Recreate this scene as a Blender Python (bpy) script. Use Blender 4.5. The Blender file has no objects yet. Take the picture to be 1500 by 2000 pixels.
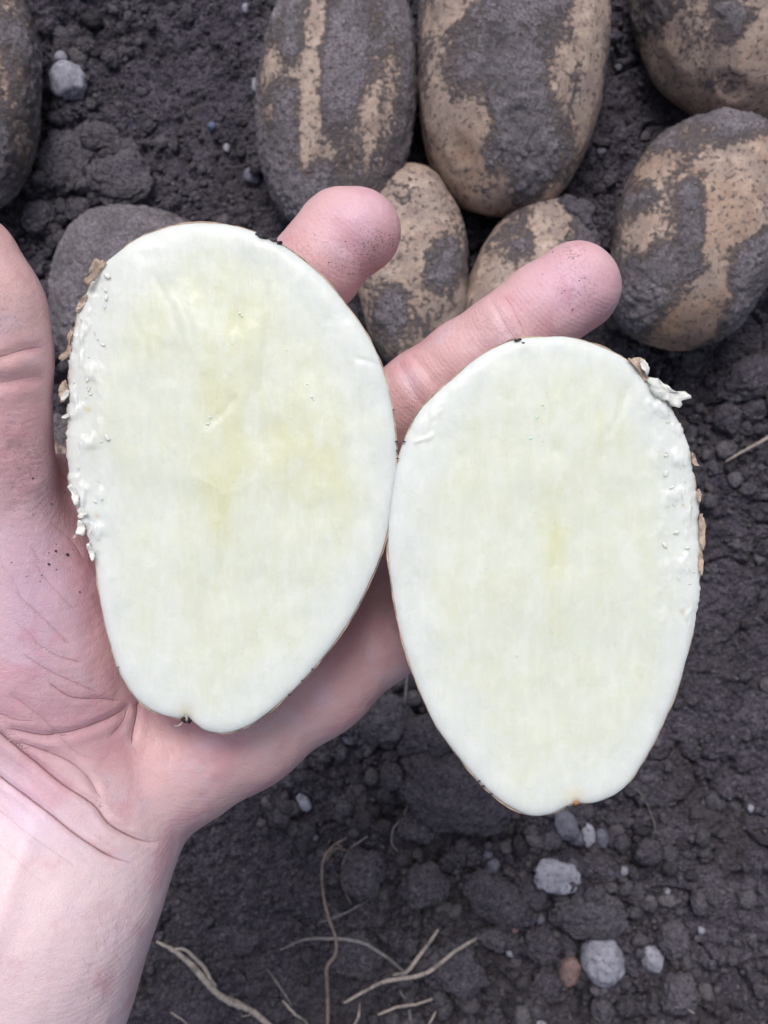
import bpy, math, random
import numpy as np
from mathutils import Vector

random.seed(7)
rng = np.random.default_rng(11)
S = bpy.context.scene
COL = S.collection

# ------------------------------------------------------------------ camera, sky, sun, exposure
CAM_H = 0.45
cam = bpy.data.cameras.new('camera')
cam_o = bpy.data.objects.new('camera', cam)
COL.objects.link(cam_o)
cam_o.location = (0, 0, CAM_H)
cam_o.rotation_euler = (0, 0, 0)
cam.sensor_fit = 'HORIZONTAL'
cam.sensor_width = 36
cam.lens = 18 / math.tan(math.radians(22.5))
cam.clip_start = 0.01
cam.clip_end = 500
cam.dof.use_dof = True
cam.dof.focus_distance = CAM_H - 0.238
cam.dof.aperture_fstop = 36
S.camera = cam_o

SUN_EL, SUN_AZ = 56, -8            # elevation; azimuth measured from +Y towards +X (degrees)
w = bpy.data.worlds.new('World'); S.world = w; w.use_nodes = True
nt = w.node_tree; nt.nodes.clear()
sky = nt.nodes.new('ShaderNodeTexSky'); sky.sky_type = 'NISHITA'; sky.sun_disc = False
sky.sun_elevation = math.radians(SUN_EL); sky.sun_rotation = math.radians(SUN_AZ)
sky.air_density = 1.0; sky.dust_density = 4.0; sky.ozone_density = 1.5
hs = nt.nodes.new('ShaderNodeHueSaturation'); hs.inputs['Saturation'].default_value = 0.62
bg = nt.nodes.new('ShaderNodeBackground'); bg.inputs['Strength'].default_value = 0.112
wo = nt.nodes.new('ShaderNodeOutputWorld')
nt.links.new(sky.outputs[0], hs.inputs['Color']); nt.links.new(hs.outputs[0], bg.inputs[0]); nt.links.new(bg.outputs[0], wo.inputs[0])

sun = bpy.data.lights.new('sun', 'SUN'); sun.energy = 1.45; sun.angle = math.radians(24); sun.color = (1.0, .98, .965)
sun_o = bpy.data.objects.new('sun', sun); COL.objects.link(sun_o)
el, az = math.radians(SUN_EL), math.radians(SUN_AZ)
sd = Vector((math.sin(az) * math.cos(el), math.cos(az) * math.cos(el), math.sin(el)))
sun_o.rotation_euler = sd.to_track_quat('Z', 'Y').to_euler()
sun_o.location = (0, 0, 3)

S.view_settings.view_transform = 'Standard'
S.view_settings.look = 'None'
S.view_settings.exposure = 0.17
S.view_settings.gamma = 1.0
S.view_settings.use_curve_mapping = False
S.render.engine = 'CYCLES'
S.cycles.use_denoising = True
S.cycles.max_bounces = 6
S.cycles.diffuse_bounces = 3
S.cycles.glossy_bounces = 2
S.cycles.transmission_bounces = 4

# ------------------------------------------------------------------ helpers
K = 2 * math.tan(math.radians(22.5)) / 1500


def P(px, py, z):
    """photograph pixel + height above the soil (m) -> place in the scene"""
    s = K * (CAM_H - z)
    return ((px - 750) * s, (1000 - py) * s, z)


def to_px(co):
    s = K * (CAM_H - co[:, 2])
    return np.stack([co[:, 0] / s + 750, 1000 - co[:, 1] / s], 1)


def mesh_np(name, co, quads=None, tris=None, smooth=True):
    me = bpy.data.meshes.new(name)
    co = np.asarray(co, np.float32)
    nq = 0 if quads is None else len(quads)
    ntr = 0 if tris is None else len(tris)
    me.vertices.add(len(co)); me.vertices.foreach_set('co', co.ravel())
    loops = []
    if nq: loops.append(np.asarray(quads, np.int32).ravel())
    if ntr: loops.append(np.asarray(tris, np.int32).ravel())
    loops = np.concatenate(loops)
    me.loops.add(len(loops)); me.loops.foreach_set('vertex_index', loops)
    st = np.concatenate([np.arange(nq) * 4, nq * 4 + np.arange(ntr) * 3]).astype(np.int32)
    me.polygons.add(nq + ntr); me.polygons.foreach_set('loop_start', st)
    me.update(calc_edges=True)
    me.polygons.foreach_set('use_smooth', np.full(nq + ntr, smooth))
    me.validate()
    me.update()
    return me


def attr(me, name, vals):
    vals = np.asarray(vals, np.float32)
    if vals.ndim == 1:
        a = me.attributes.new(name, 'FLOAT', 'POINT'); a.data.foreach_set('value', vals)
    else:
        if vals.shape[1] == 3: vals = np.concatenate([vals, np.ones((len(vals), 1), np.float32)], 1)
        a = me.attributes.new(name, 'FLOAT_COLOR', 'POINT'); a.data.foreach_set('color', vals.ravel())


def obj(name, me, mat=None, parent=None, loc=None, **props):
    o = bpy.data.objects.new(name, me); COL.objects.link(o)
    if mat is not None and me is not None and not me.materials: me.materials.append(mat)
    if parent is not None: o.parent = parent
    if loc is not None: o.location = loc
    for k, v in props.items(): o[k] = v
    return o


def grid_quads(nu, nv, wrap=False):
    """index quads for a (nv rows, nu columns) lattice"""
    i = np.arange(nu if wrap else nu - 1); j = np.arange(nv - 1)
    I, J = np.meshgrid(i, j); I = I.ravel(); J = J.ravel(); I2 = (I + 1) % nu
    return np.stack([J * nu + I, J * nu + I2, (J + 1) * nu + I2, (J + 1) * nu + I], 1)


def _hash(ix, iy, iz, seed):
    h = (ix.astype(np.uint32) * np.uint32(374761393) + iy.astype(np.uint32) * np.uint32(668265263)
         + iz.astype(np.uint32) * np.uint32(2147483647) + np.uint32(seed * 974711 + 17))
    h = (h ^ (h >> np.uint32(13))) * np.uint32(1274126177)
    h = (h ^ (h >> np.uint32(16))) * np.uint32(2246822519)
    h ^= h >> np.uint32(15)
    return h.astype(np.float64) / 4294967295.0


def vnoise(p, freq, seed=0):
    """value noise 0..1 at points p (N,3)"""
    q = np.asarray(p, np.float64) * freq + 1000.0
    i = np.floor(q).astype(np.int64); f = q - i; f = f * f * f * (f * (f * 6 - 15) + 10)
    r = 0
    for dx in (0, 1):
        wx = f[:, 0] if dx else 1 - f[:, 0]
        for dy in (0, 1):
            wy = f[:, 1] if dy else 1 - f[:, 1]
            for dz in (0, 1):
                wz = f[:, 2] if dz else 1 - f[:, 2]
                r = r + wx * wy * wz * _hash(i[:, 0] + dx, i[:, 1] + dy, i[:, 2] + dz, seed)
    return r


def fbm(p, freq, octv=4, seed=0, gain=.5):
    r = 0; a = 1; t = 0
    for k in range(octv):
        r = r + a * vnoise(p, freq * 2 ** k, seed + k * 13); t += a; a *= gain
    return r / t - .5


def smooth(a, b, x):
    t = np.clip((x - a) / (b - a), 0, 1); return t * t * (3 - 2 * t)


def spline(pts, n, closed=True):
    pts = np.asarray(pts, float); m = len(pts)
    if closed:
        P0 = np.roll(pts, 1, 0); P1 = pts; P2 = np.roll(pts, -1, 0); P3 = np.roll(pts, -2, 0)
    else:
        e = np.concatenate([[2 * pts[0] - pts[1]], pts, [2 * pts[-1] - pts[-2]]])
        P0, P1, P2, P3 = e[:-3], e[1:-2], e[2:-1], e[3:]
    t = np.linspace(0, 1, 24, endpoint=False)[:, None, None]
    c = .5 * (2 * P1 + (P2 - P0) * t + (2 * P0 - 5 * P1 + 4 * P2 - P3) * t ** 2 + (3 * P1 - P0 - 3 * P2 + P3) * t ** 3)
    c = c.transpose(1, 0, 2).reshape(-1, pts.shape[1])
    c = np.concatenate([c, pts[:1] if closed else pts[-1:]])
    L = np.concatenate([[0], np.cumsum(np.linalg.norm(np.diff(c, axis=0), axis=1))])
    s = np.linspace(0, L[-1], n, endpoint=not closed)
    return np.stack([np.interp(s, L, c[:, k]) for k in range(pts.shape[1])], 1)


def poly_dist(p, line):
    """distance (and position 0..1 along) of 2-d points p to an open polyline"""
    best = np.full(len(p), 1e9); tt = np.zeros(len(p)); n = len(line) - 1
    for k in range(n):
        a = line[k]; b = line[k + 1]; ab = b - a
        t = np.clip(((p - a) @ ab) / max(ab @ ab, 1e-12), 0, 1)
        d = np.linalg.norm(p - (a + t[:, None] * ab), axis=1)
        m = d < best; best[m] = d[m]; tt[m] = (k + t[m]) / n
    return best, tt


def poly_side(p, line):
    """which side of the nearest piece of a polyline each 2-d point lies on"""
    best = np.full(len(p), 1e9); sg = np.ones(len(p))
    for k in range(len(line) - 1):
        a = line[k]; ab = line[k + 1] - a; r = p - a
        t = np.clip((r @ ab) / max(ab @ ab, 1e-12), 0, 1); d = np.linalg.norm(r - t[:, None] * ab, axis=1)
        m = d < best; best[m] = d[m]; sg[m] = np.sign(ab[0] * r[m, 1] - ab[1] * r[m, 0])
    return sg


def tube_mesh(name, path, radii, nseg=8, seed=0, rough=0.0):
    path = np.asarray(path, float); n = len(path)
    radii = np.interp(np.linspace(0, 1, n), np.linspace(0, 1, len(radii)), radii)
    T = np.gradient(path, axis=0); T /= np.linalg.norm(T, axis=1)[:, None]
    up = np.array([0, 0, 1.0]); A = np.cross(T, up); A /= np.maximum(np.linalg.norm(A, axis=1), 1e-6)[:, None]
    B = np.cross(A, T)
    th = np.linspace(0, 2 * np.pi, nseg, endpoint=False)
    ring = (A[:, None] * np.cos(th)[None, :, None] + B[:, None] * np.sin(th)[None, :, None])
    rr = radii[:, None, None]
    co = (path[:, None] + ring * rr).reshape(-1, 3)
    if rough:
        co = co + (ring * rr).reshape(-1, 3) * (fbm(co, 900, 2, seed) * rough * 2)[:, None]
    q = grid_quads(nseg, n, wrap=True)
    co = np.concatenate([co, path[:1], path[-1:]]); a = len(co) - 2; b = len(co) - 1
    i = np.arange(nseg); j = (i + 1) % nseg
    tr = np.concatenate([np.stack([np.full(nseg, a), j, i], 1), np.stack([np.full(nseg, b), (n - 1) * nseg + i, (n - 1) * nseg + j], 1)])
    return mesh_np(name, co, q, tr)


_ico = {}


def ico(sub):
    if sub in _ico: return _ico[sub]
    import bmesh
    bm = bmesh.new(); bmesh.ops.create_icosphere(bm, subdivisions=sub, radius=1)
    v = np.array([x.co[:] for x in bm.verts]); f = np.array([[q.index for q in x.verts] for x in bm.faces]); bm.free()
    _ico[sub] = (v, f); return v, f


def rock(sub, size, seed, ang=.35, fine=.08):
    """an irregular lump; size = three semi axes (m)"""
    v, f = ico(sub)
    r = np.random.default_rng(seed)
    d = np.ones(len(v))
    for k in range(9):                        # a few planar cuts make facets
        n = r.normal(size=3); n /= np.linalg.norm(n); c = r.uniform(.72, .98) if ang > .2 else r.uniform(.86, 1.0)
        dot = v @ n; lim = np.where(dot > c, c / np.maximum(dot, 1e-3), 1); d = np.minimum(d, lim)
    d = d + fbm(v + seed * 3.1, 1.3, 3, seed) * ang + fbm(v + seed, 4.5, 4, seed + 5, .65) * fine * 3.2
    return v * d[:, None] * np.asarray(size), f


# ------------------------------------------------------------------ materials
class Mat:
    def __init__(s, name):
        s.m = bpy.data.materials.new(name); s.m.use_nodes = True; s.n = s.m.node_tree.nodes; s.l = s.m.node_tree.links
        s.n.clear(); s.out = s.n.new('ShaderNodeOutputMaterial'); s.b = s.n.new('ShaderNodeBsdfPrincipled')
        s.l.new(s.b.outputs[0], s.out.inputs[0]); s.tc = s.n.new('ShaderNodeTexCoord').outputs['Object']

    def set(s, **k):
        for a, v in k.items():
            i = s.b.inputs[a.replace('_', ' ')]
            if hasattr(v, 'node'): s.l.new(v, i)
            else: i.default_value = v

    def noise(s, scale, detail=4, rough=.55, dist=0, vec=None):
        n = s.n.new('ShaderNodeTexNoise'); n.inputs['Scale'].default_value = scale; n.inputs['Detail'].default_value = detail
        n.inputs['Roughness'].default_value = rough; n.inputs['Distortion'].default_value = dist
        s.l.new(vec or s.tc, n.inputs['Vector']); return n.outputs['Fac']

    def voronoi(s, scale, feature='F1', rnd=1):
        n = s.n.new('ShaderNodeTexVoronoi'); n.feature = feature; n.inputs['Scale'].default_value = scale
        n.inputs['Randomness'].default_value = rnd; s.l.new(s.tc, n.inputs['Vector']); return n

    def attr(s, name, out='Fac'):
        n = s.n.new('ShaderNodeAttribute'); n.attribute_name = name; return n.outputs[out]

    def math(s, op, a, b=None, clamp=False):
        n = s.n.new('ShaderNodeMath'); n.operation = op; n.use_clamp = clamp
        for i, v in enumerate((a, b)):
            if v is None: continue
            if hasattr(v, 'node'): s.l.new(v, n.inputs[i])
            else: n.inputs[i].default_value = v
        return n.outputs[0]

    def remap(s, v, a, b, c=0., d=1.):
        n = s.n.new('ShaderNodeMapRange'); n.interpolation_type = 'SMOOTHSTEP'
        s.l.new(v, n.inputs[0])
        for i, x in enumerate((a, b, c, d)): n.inputs[i + 1].default_value = x
        return n.outputs[0]

    def ramp(s, v, stops):
        n = s.n.new('ShaderNodeValToRGB'); e = n.color_ramp.elements
        while len(e) < len(stops): e.new(.5)
        for x, (p, c) in zip(e, stops): x.position = p; x.color = (*c, 1)
        s.l.new(v, n.inputs[0]); return n.outputs[0]

    def mix(s, fac, a, b, mode='MIX'):
        n = s.n.new('ShaderNodeMix'); n.data_type = 'RGBA'; n.blend_type = mode
        for i, v in ((0, fac), (6, a), (7, b)):
            if hasattr(v, 'node'): s.l.new(v, n.inputs[i])
            elif i == 0: n.inputs[0].default_value = v
            else: n.inputs[i].default_value = (*v, 1)
        return n.outputs[2]

    def bump(s, h, strength=1., dist=.001, prev=None):
        n = s.n.new('ShaderNodeBump'); n.inputs['Strength'].default_value = strength; n.inputs['Distance'].default_value = dist
        s.l.new(h, n.inputs['Height'])
        if prev is not None: s.l.new(prev, n.inputs['Normal'])
        return n.outputs[0]


def soil_mat(name='soil', dark=(.040, .034, .049), mid=(.110, .095, .125), light=(.235, .208, .258), crumb=1.0, island=False):
    m = Mat(name)
    n1 = m.noise(60, 6, .65); n2 = m.noise(900, 4, .7); v = m.voronoi(650 * crumb)
    f = m.math('ADD', m.math('MULTIPLY', n1, .42), m.math('MULTIPLY', n2, .62))
    c = m.ramp(f, [(.34, dark), (.52, mid), (.70, light)])
    sp = m.n.new('ShaderNodeSeparateColor'); m.l.new(v.outputs['Color'], sp.inputs[0])
    c = m.mix(m.remap(sp.outputs[0], .30, 0., 0., .55), c, (.030, .027, .034))
    c = m.mix(m.remap(sp.outputs[1], .72, 1., 0., .5), c, (.25, .23, .265))
    c = m.mix(m.math('MULTIPLY', m.remap(m.noise(23, 3), .45, .7), .6), c, (.088, .077, .082))
    if island:
        gi = m.n.new('ShaderNodeNewGeometry').outputs['Random Per Island']
        c = m.mix(m.remap(gi, .35, 0., 0., .6), c, (.035, .030, .036))
        c = m.mix(m.remap(gi, .70, 1., 0., .55), c, (.26, .235, .255))
    spk = m.math('MULTIPLY', m.remap(m.noise(1500, 2, .5), .70, .78), m.remap(m.noise(260, 2), .45, .6))
    c = m.mix(m.math('MULTIPLY', spk, .6), c, (.24, .23, .26))
    h = m.math('ADD', m.math('MULTIPLY', n2, 1.0), m.math('MULTIPLY', v.outputs['Distance'], -.8))
    b1 = m.bump(h, 1., .0022)
    b2 = m.bump(m.noise(2600, 3, .7), .6, .0004, b1)
    m.set(Base_Color=c, Roughness=.95, Normal=b2); m.b.inputs['Specular IOR Level'].default_value = .15
    return m.m


def stone_mat(name, a, b, spec=.25):
    m = Mat(name)
    f = m.noise(240, 5, .65)
    c = m.ramp(f, [(.3, a), (.7, b)])
    dirt = m.remap(m.noise(420, 4, .7), .50, .66)
    c = m.mix(m.math('MULTIPLY', dirt, .75), c, (.10, .088, .10))
    nb = m.bump(m.noise(900, 5, .7), .6, .0006)
    m.set(Base_Color=c, Roughness=.9, Normal=nb); m.b.inputs['Specular IOR Level'].default_value = spec
    return m.m


def straw_mat(name, a, b):
    m = Mat(name)
    c = m.ramp(m.noise(700, 5, .7), [(.3, a), (.7, b)])
    c = m.mix(m.math('MULTIPLY', m.remap(m.noise(150, 3), .5, .65), .6), c, (.10, .085, .085))
    m.set(Base_Color=c, Roughness=.85, Normal=m.bump(m.noise(1800, 3), .5, .0004)); return m.m


def potato_mat():
    m = Mat('dusty_potato_skin')
    cr = m.attr('crust')
    fz = m.noise(420, 5, .7)
    e = m.math('ADD', cr, m.math('MULTIPLY', m.math('SUBTRACT', fz, .5), 2.4))
    mask = m.remap(e, .12, .90)
    skin = m.ramp(m.noise(130, 5, .65), [(.25, (.28, .20, .175)), (.5, (.46, .345, .285)), (.75, (.64, .51, .42))])
    skin = m.mix(m.attr('warm'), skin, (.36, .205, .120))
    net = m.voronoi(620, 'DISTANCE_TO_EDGE')
    netf = m.remap(net.outputs['Distance'], .02, .14, 1., 0.)
    skin = m.mix(m.math('MULTIPLY', netf, .13), skin, (.19, .14, .11))
    speck = m.remap(m.noise(700, 3, .65), .56, .66)
    skin = m.mix(m.math('MULTIPLY', speck, .65), skin, (.135, .112, .112))
    dustf = m.math('MULTIPLY', m.remap(m.noise(55, 4, .6), .42, .65), .42)
    skin = m.mix(dustf, skin, (.185, .155, .155))
    gr = m.noise(850, 5, .75)
    soil = m.ramp(gr, [(.3, (.120, .102, .120)), (.50, (.28, .243, .272)), (.72, (.55, .50, .54))])
    soil = m.mix(m.remap(m.noise(60, 3), .4, .65), soil, m.mix(.55, soil, (.135, .118, .134)))
    skin = m.mix(m.remap(e, -.02, .50, 0., .78), skin, (.225, .188, .175))
    c = m.mix(mask, skin, soil)
    hb = m.math('ADD', m.math('MULTIPLY', gr, m.math('ADD', m.math('MULTIPLY', mask, .9), .12)), m.math('MULTIPLY', mask, .7))
    n1 = m.bump(hb, 1., .0017)
    n2 = m.bump(m.noise(2400, 3, .7), .35, .0003, n1)
    m.set(Base_Color=c, Roughness=m.remap(mask, 0, 1, .62, .95), Normal=n2)
    m.b.inputs['Specular IOR Level'].default_value = .25
    return m.m


def flesh_mat():
    m = Mat('raw_potato_flesh')
    c = m.attr('tone', 'Color')
    fine = m.noise(300, 5, .6, .6)
    c = m.mix(m.math('MULTIPLY', m.remap(fine, .45, .75), .22), c, (.93, .93, .86))
    c = m.mix(m.math('MULTIPLY', m.remap(m.noise(110, 4, .6), .55, .75), .16), c, (.76, .77, .52))
    mp = m.n.new('ShaderNodeMapping'); mp.inputs['Scale'].default_value = (1, .22, 1); m.l.new(m.tc, mp.inputs['Vector'])
    fib = m.noise(620, 4, .65, .4, mp.outputs[0])
    c = m.mix(m.math('MULTIPLY', m.remap(fib, .45, .68), .20), c, (.85, .87, .81))
    c = m.mix(m.math('MULTIPLY', m.remap(fib, .50, .32), .10), c, (.66, .69, .52))
    h = m.math('ADD', m.noise(330, 3, .5), m.math('MULTIPLY', fib, .5))
    m.set(Base_Color=c, Roughness=m.remap(m.noise(180, 3), .35, .65, .26, .46), Normal=m.bump(h, .22, .0006))
    m.b.subsurface_method = 'RANDOM_WALK' if hasattr(m.b, 'subsurface_method') else 'RANDOM_WALK'
    m.set(Subsurface_Weight=.5, Subsurface_Scale=.005); m.b.inputs['Subsurface Radius'].default_value = (1, .9, .6)
    m.b.inputs['Specular IOR Level'].default_value = .35
    return m.m


def skin_mat():
    m = Mat('human_skin')
    c = m.attr('tone', 'Color')
    bl = m.noise(75, 4, .6, .5)
    c = m.mix(m.math('MULTIPLY', m.remap(bl, .48, .66), .38), c, (.62, .27, .34))
    c = m.mix(m.math('MULTIPLY', m.remap(m.noise(110, 3, .5), .52, .72), .30), c, (.72, .60, .72))
    c = m.mix(m.math('MULTIPLY', m.remap(m.noise(900, 3, .6), .52, .72), .10), c, (.42, .19, .20))
    # dust and grime where the hand has touched the soil
    g = m.math('MULTIPLY', m.attr('grime'), m.remap(m.noise(1300, 4, .7), .50, .64))
    c = m.mix(m.math('MULTIPLY', g, .7), c, (.19, .115, .11))
    g2 = m.math('MULTIPLY', m.attr('grime'), m.remap(m.noise(210, 3, .6), .35, .7))
    c = m.mix(m.math('MULTIPLY', g2, .34), c, (.33, .195, .185))
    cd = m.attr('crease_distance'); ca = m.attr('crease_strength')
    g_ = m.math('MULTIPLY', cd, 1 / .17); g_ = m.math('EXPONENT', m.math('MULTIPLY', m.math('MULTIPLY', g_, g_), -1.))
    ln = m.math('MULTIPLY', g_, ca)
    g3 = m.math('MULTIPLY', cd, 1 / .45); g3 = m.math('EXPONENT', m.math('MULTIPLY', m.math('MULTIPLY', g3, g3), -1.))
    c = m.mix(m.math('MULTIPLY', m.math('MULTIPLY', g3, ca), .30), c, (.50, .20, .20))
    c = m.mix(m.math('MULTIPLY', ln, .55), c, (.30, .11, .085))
    wv = m.n.new('ShaderNodeTexWave'); wv.wave_type = 'BANDS'; wv.bands_direction = 'DIAGONAL'
    wv.inputs['Scale'].default_value = 330; wv.inputs['Distortion'].default_value = 5; wv.inputs['Detail'].default_value = 2
    wv.inputs['Detail Scale'].default_value = .35
    m.l.new(m.tc, wv.inputs['Vector'])
    vor = m.voronoi(1100, 'DISTANCE_TO_EDGE')
    h = m.math('ADD', m.math('MULTIPLY', wv.outputs['Fac'], .22), m.math('MULTIPLY', m.remap(vor.outputs['Distance'], 0, .12), .35))
    n1 = m.bump(h, .45, .0003)
    n3 = m.bump(m.math('MULTIPLY', ln, -1.), .8, .0005, n1)
    n2 = m.bump(m.noise(260, 4, .6), .25, .0008, n3)
    m.set(Base_Color=c, Roughness=.44, Normal=n2, Subsurface_Weight=.30, Subsurface_Scale=.0035)
    m.b.inputs['Subsurface Radius'].default_value = (1, .42, .30)
    m.b.inputs['Specular IOR Level'].default_value = .38
    return m.m


def plain_mat(name, col, rough=.7, n=400, var=.25, spec=.3):
    m = Mat(name)
    a = tuple(x * (1 - var) for x in col); b = tuple(min(1, x * (1 + var)) for x in col)
    m.set(Base_Color=m.ramp(m.noise(n, 4, .6), [(.35, a), (.65, b)]), Roughness=rough, Normal=m.bump(m.noise(n * 3, 3), .4, .0004))
    m.b.inputs['Specular IOR Level'].default_value = spec
    return m.m


M_SOIL = soil_mat()
M_CLOD = soil_mat('soil_clod', (.062, .053, .069), (.130, .113, .140), (.235, .21, .25))
M_CRUMB = soil_mat('soil_crumb', (.050, .045, .056), (.118, .106, .128), (.24, .22, .255), 1., True)
M_CLOD2 = soil_mat('dry_soil_clod', (.088, .077, .097), (.168, .149, .180), (.27, .245, .29))
M_PEBW = stone_mat('pale_stone', (.24, .235, .28), (.43, .43, .50))
M_PEBG = stone_mat('grey_stone', (.10, .10, .13), (.21, .21, .26))
M_PEBP = stone_mat('pinkish_stone', (.17, .105, .10), (.30, .20, .19))
M_PEBB = stone_mat('bluish_stone', (.10, .12, .21), (.16, .19, .32))
M_POT = potato_mat()
M_FLESH = flesh_mat()
M_SKIN = skin_mat()
M_PEEL = plain_mat('potato_peel', (.46, .35, .275), .7, 500, .35)
M_PEELW = plain_mat('flesh_shred', (.77, .77, .72), .35, 500, .05, .5)
M_HALFSKIN = plain_mat('thin_potato_skin', (.50, .385, .30), .75, 260, .35)
M_ROOTB = straw_mat('brown_root', (.15, .11, .095), (.32, .24, .205))
M_STRAW = straw_mat('dry_straw', (.27, .22, .20), (.50, .43, .39))
M_FIBRE = straw_mat('grey_root', (.13, .115, .125), (.27, .245, .25))
M_DIRT = plain_mat('dirt_grain', (.05, .038, .036), .9, 800, .4)

# ------------------------------------------------------------------ ground: one sheet out to the horizon
X0, X1, Y0, Y1, ST = -.235, .235, -.29, .29, .0009
gx = np.arange(X0, X1 + 1e-9, ST); gy = np.arange(Y0, Y1 + 1e-9, ST)
nx, ny = len(gx), len(gy)
GX, GY = np.meshgrid(gx, gy)                       # (ny,nx)
pts = np.stack([GX.ravel(), GY.ravel(), np.zeros(GX.size)], 1)


def low(p):
    return fbm(p, 9, 3, 3) * .020 + fbm(p, 38, 3, 21) * .007


H = low(pts).reshape(ny, nx)
cr = np.random.default_rng(5)


def stamp(cx, cy, a, b, hgt, rot, sharp=1.0):
    """raise one crumb out of the sheet"""
    R = max(a, b) * 1.1
    i0 = max(0, int((cx - R - X0) / ST)); i1 = min(nx, int((cx + R - X0) / ST) + 2)
    j0 = max(0, int((cy - R - Y0) / ST)); j1 = min(ny, int((cy + R - Y0) / ST) + 2)
    if i0 >= i1 or j0 >= j1: return
    X = gx[i0:i1][None] - cx; Y = gy[j0:j1][:, None] - cy
    c, s = math.cos(rot), math.sin(rot); U = (X * c + Y * s) / a; V = (-X * s + Y * c) / b
    ph = cr.uniform(0, 6.28, 3); th = np.arctan2(V, U)
    R2 = (U * U + V * V) * (1 + .22 * np.sin(2 * th + ph[0]) + .16 * np.sin(3 * th + ph[1]) + .10 * np.sin(5 * th + ph[2]))
    bump = np.sqrt(np.clip(1 - R2, 0, 1)) ** sharp * hgt
    base = H[min(max(int((cy - Y0) / ST), 0), ny - 1), min(max(int((cx - X0) / ST), 0), nx - 1)]
    sub = H[j0:j1, i0:i1]
    inside = R2 < 1
    sub[inside] = np.maximum(sub[inside], base * .8 + sub[inside] * .2 + bump[inside] - hgt * .35)


def dens(x, y):
    """how coarse the soil is here, 0..1"""
    px, py = x / (K * CAM_H) + 750, 1000 - y / (K * CAM_H)
    v = .35
    for (cx, cy, r, a) in ((980, 1800, 330, .8), (120, 520, 260, .6), (780, 1500, 200, .8), (180, 130, 160, .45), (1440, 800, 160, .5), (420, 1850, 260, -.4), (1420, 1500, 300, -.3), (370, 150, 170, -.35)):
        v += a * math.exp(-((px - cx) ** 2 + (py - cy) ** 2) / r ** 2)
    return min(max(v, .08), 1)


for k in range(11000):
    x, y = cr.uniform(X0, X1), cr.uniform(Y0, Y1); d = dens(x, y)
    r = .0011 * (1 - cr.random()) ** -.62
    r = min(r, .0115)
    if r > .0045 and cr.random() > d * .6: continue
    if r > .0025 and cr.random() > d + .25: continue
    stamp(x, y, r * cr.uniform(.8, 1.4), r * cr.uniform(.7, 1.1), r * cr.uniform(.7, 1.2), cr.uniform(0, 3.14), cr.uniform(.6, 1.1))
H += (fbm(pts, 260, 3, 40) * .0036 + fbm(pts, 700, 2, 50) * .0026).reshape(ny, nx)
crack = np.abs(fbm(pts, 30, 3, 77)).reshape(ny, nx)
H -= .006 * np.exp(-(crack / .014) ** 2) * (vnoise(pts, 14, 90).reshape(ny, nx) > .52)


def ground_h(x, y):
    x = np.atleast_1d(x); y = np.atleast_1d(y)
    i = np.clip(((x - X0) / ST), 0, nx - 2); j = np.clip(((y - Y0) / ST), 0, ny - 2)
    a = i.astype(int); b = j.astype(int); fx = i - a; fy = j - b
    return (H[b, a] * (1 - fx) * (1 - fy) + H[b, a + 1] * fx * (1 - fy) + H[b + 1, a] * (1 - fx) * fy + H[b + 1, a + 1] * fx * fy)


# widen the fine sheet with ever larger steps so it stays ONE sheet
st = ST * 1.22 ** np.arange(1, 62); ext = np.cumsum(st); ext = ext[ext < 260]
fx_ = np.concatenate([X0 - ext[::-1], gx, X1 + ext]); fy_ = np.concatenate([Y0 - ext[::-1], gy, Y1 + ext])
FX, FY = np.meshgrid(fx_, fy_); fp = np.stack([FX.ravel(), FY.ravel(), np.zeros(FX.size)], 1)
near = np.maximum(np.abs(FX), np.abs(FY)) < 3
FH = np.zeros(FX.shape)
FH[near] = (low(fp[near.ravel()]) + fbm(fp[near.ravel()], 260, 3, 40) * .0026 + fbm(fp[near.ravel()], 90, 3, 41) * .008)
ne = len(ext); FH[ne:ne + ny, ne:ne + nx] = H
me = mesh_np('ground', np.stack([FX.ravel(), FY.ravel(), FH.ravel()], 1), grid_quads(len(fx_), len(fy_)))
obj('ground', me, M_SOIL, kind='structure', label='dark grey-brown crumbly field soil')

# loose crumbs lying on it, too many and too small to count
V, F, off = [], [], 0
for k in range(17000):
    x, y = cr.uniform(-.20, .20), cr.uniform(-.26, .26)
    if cr.random() > dens(x, y) + .2: continue
    r = min(.00065 * (1 - cr.random()) ** -.6, .0046)
    if r > .0028 and cr.random() > dens(x, y): continue
    v, f = rock(2 if r > .0022 else 1, (r * cr.uniform(.8, 1.4), r * cr.uniform(.8, 1.2), r * cr.uniform(.6, .9)), k % 97 + 1, .8, .2)
    a = cr.uniform(0, 6.28); c, s = math.cos(a), math.sin(a)
    v = np.stack([v[:, 0] * c - v[:, 1] * s, v[:, 0] * s + v[:, 1] * c, v[:, 2]], 1)
    V.append(v + (x, y, float(ground_h(x, y)[0]) + r * .35)); F.append(f + off); off += len(v)
for k in range(1500):
    cx, cy, sg_ = ((1040, 1770, 190), (1120, 1900, 170), (120, 430, 120), (700, 1480, 130), (1420, 860, 130), (1180, 1680, 120))[k % 6]
    x, y, _ = P(cr.normal(cx, sg_), cr.normal(cy, sg_ * .8), .006)
    if abs(x) > .21 or abs(y) > .27: continue
    r = min(.00105 * (1 - cr.random()) ** -.42, .0038)
    v, f = rock(2, (r * cr.uniform(.8, 1.3), r * cr.uniform(.8, 1.2), r * cr.uniform(.65, .95)), k % 89 + 900, .7, .16)
    V.append(v + (x, y, float(ground_h(x, y)[0]) + r * .55)); F.append(f + off); off += len(v)
me = mesh_np('soil_crumbs', np.concatenate(V), tris=np.concatenate(F))
obj('soil_crumbs', me, M_CRUMB, kind='stuff', label='loose soil crumbs scattered over the field')
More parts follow.
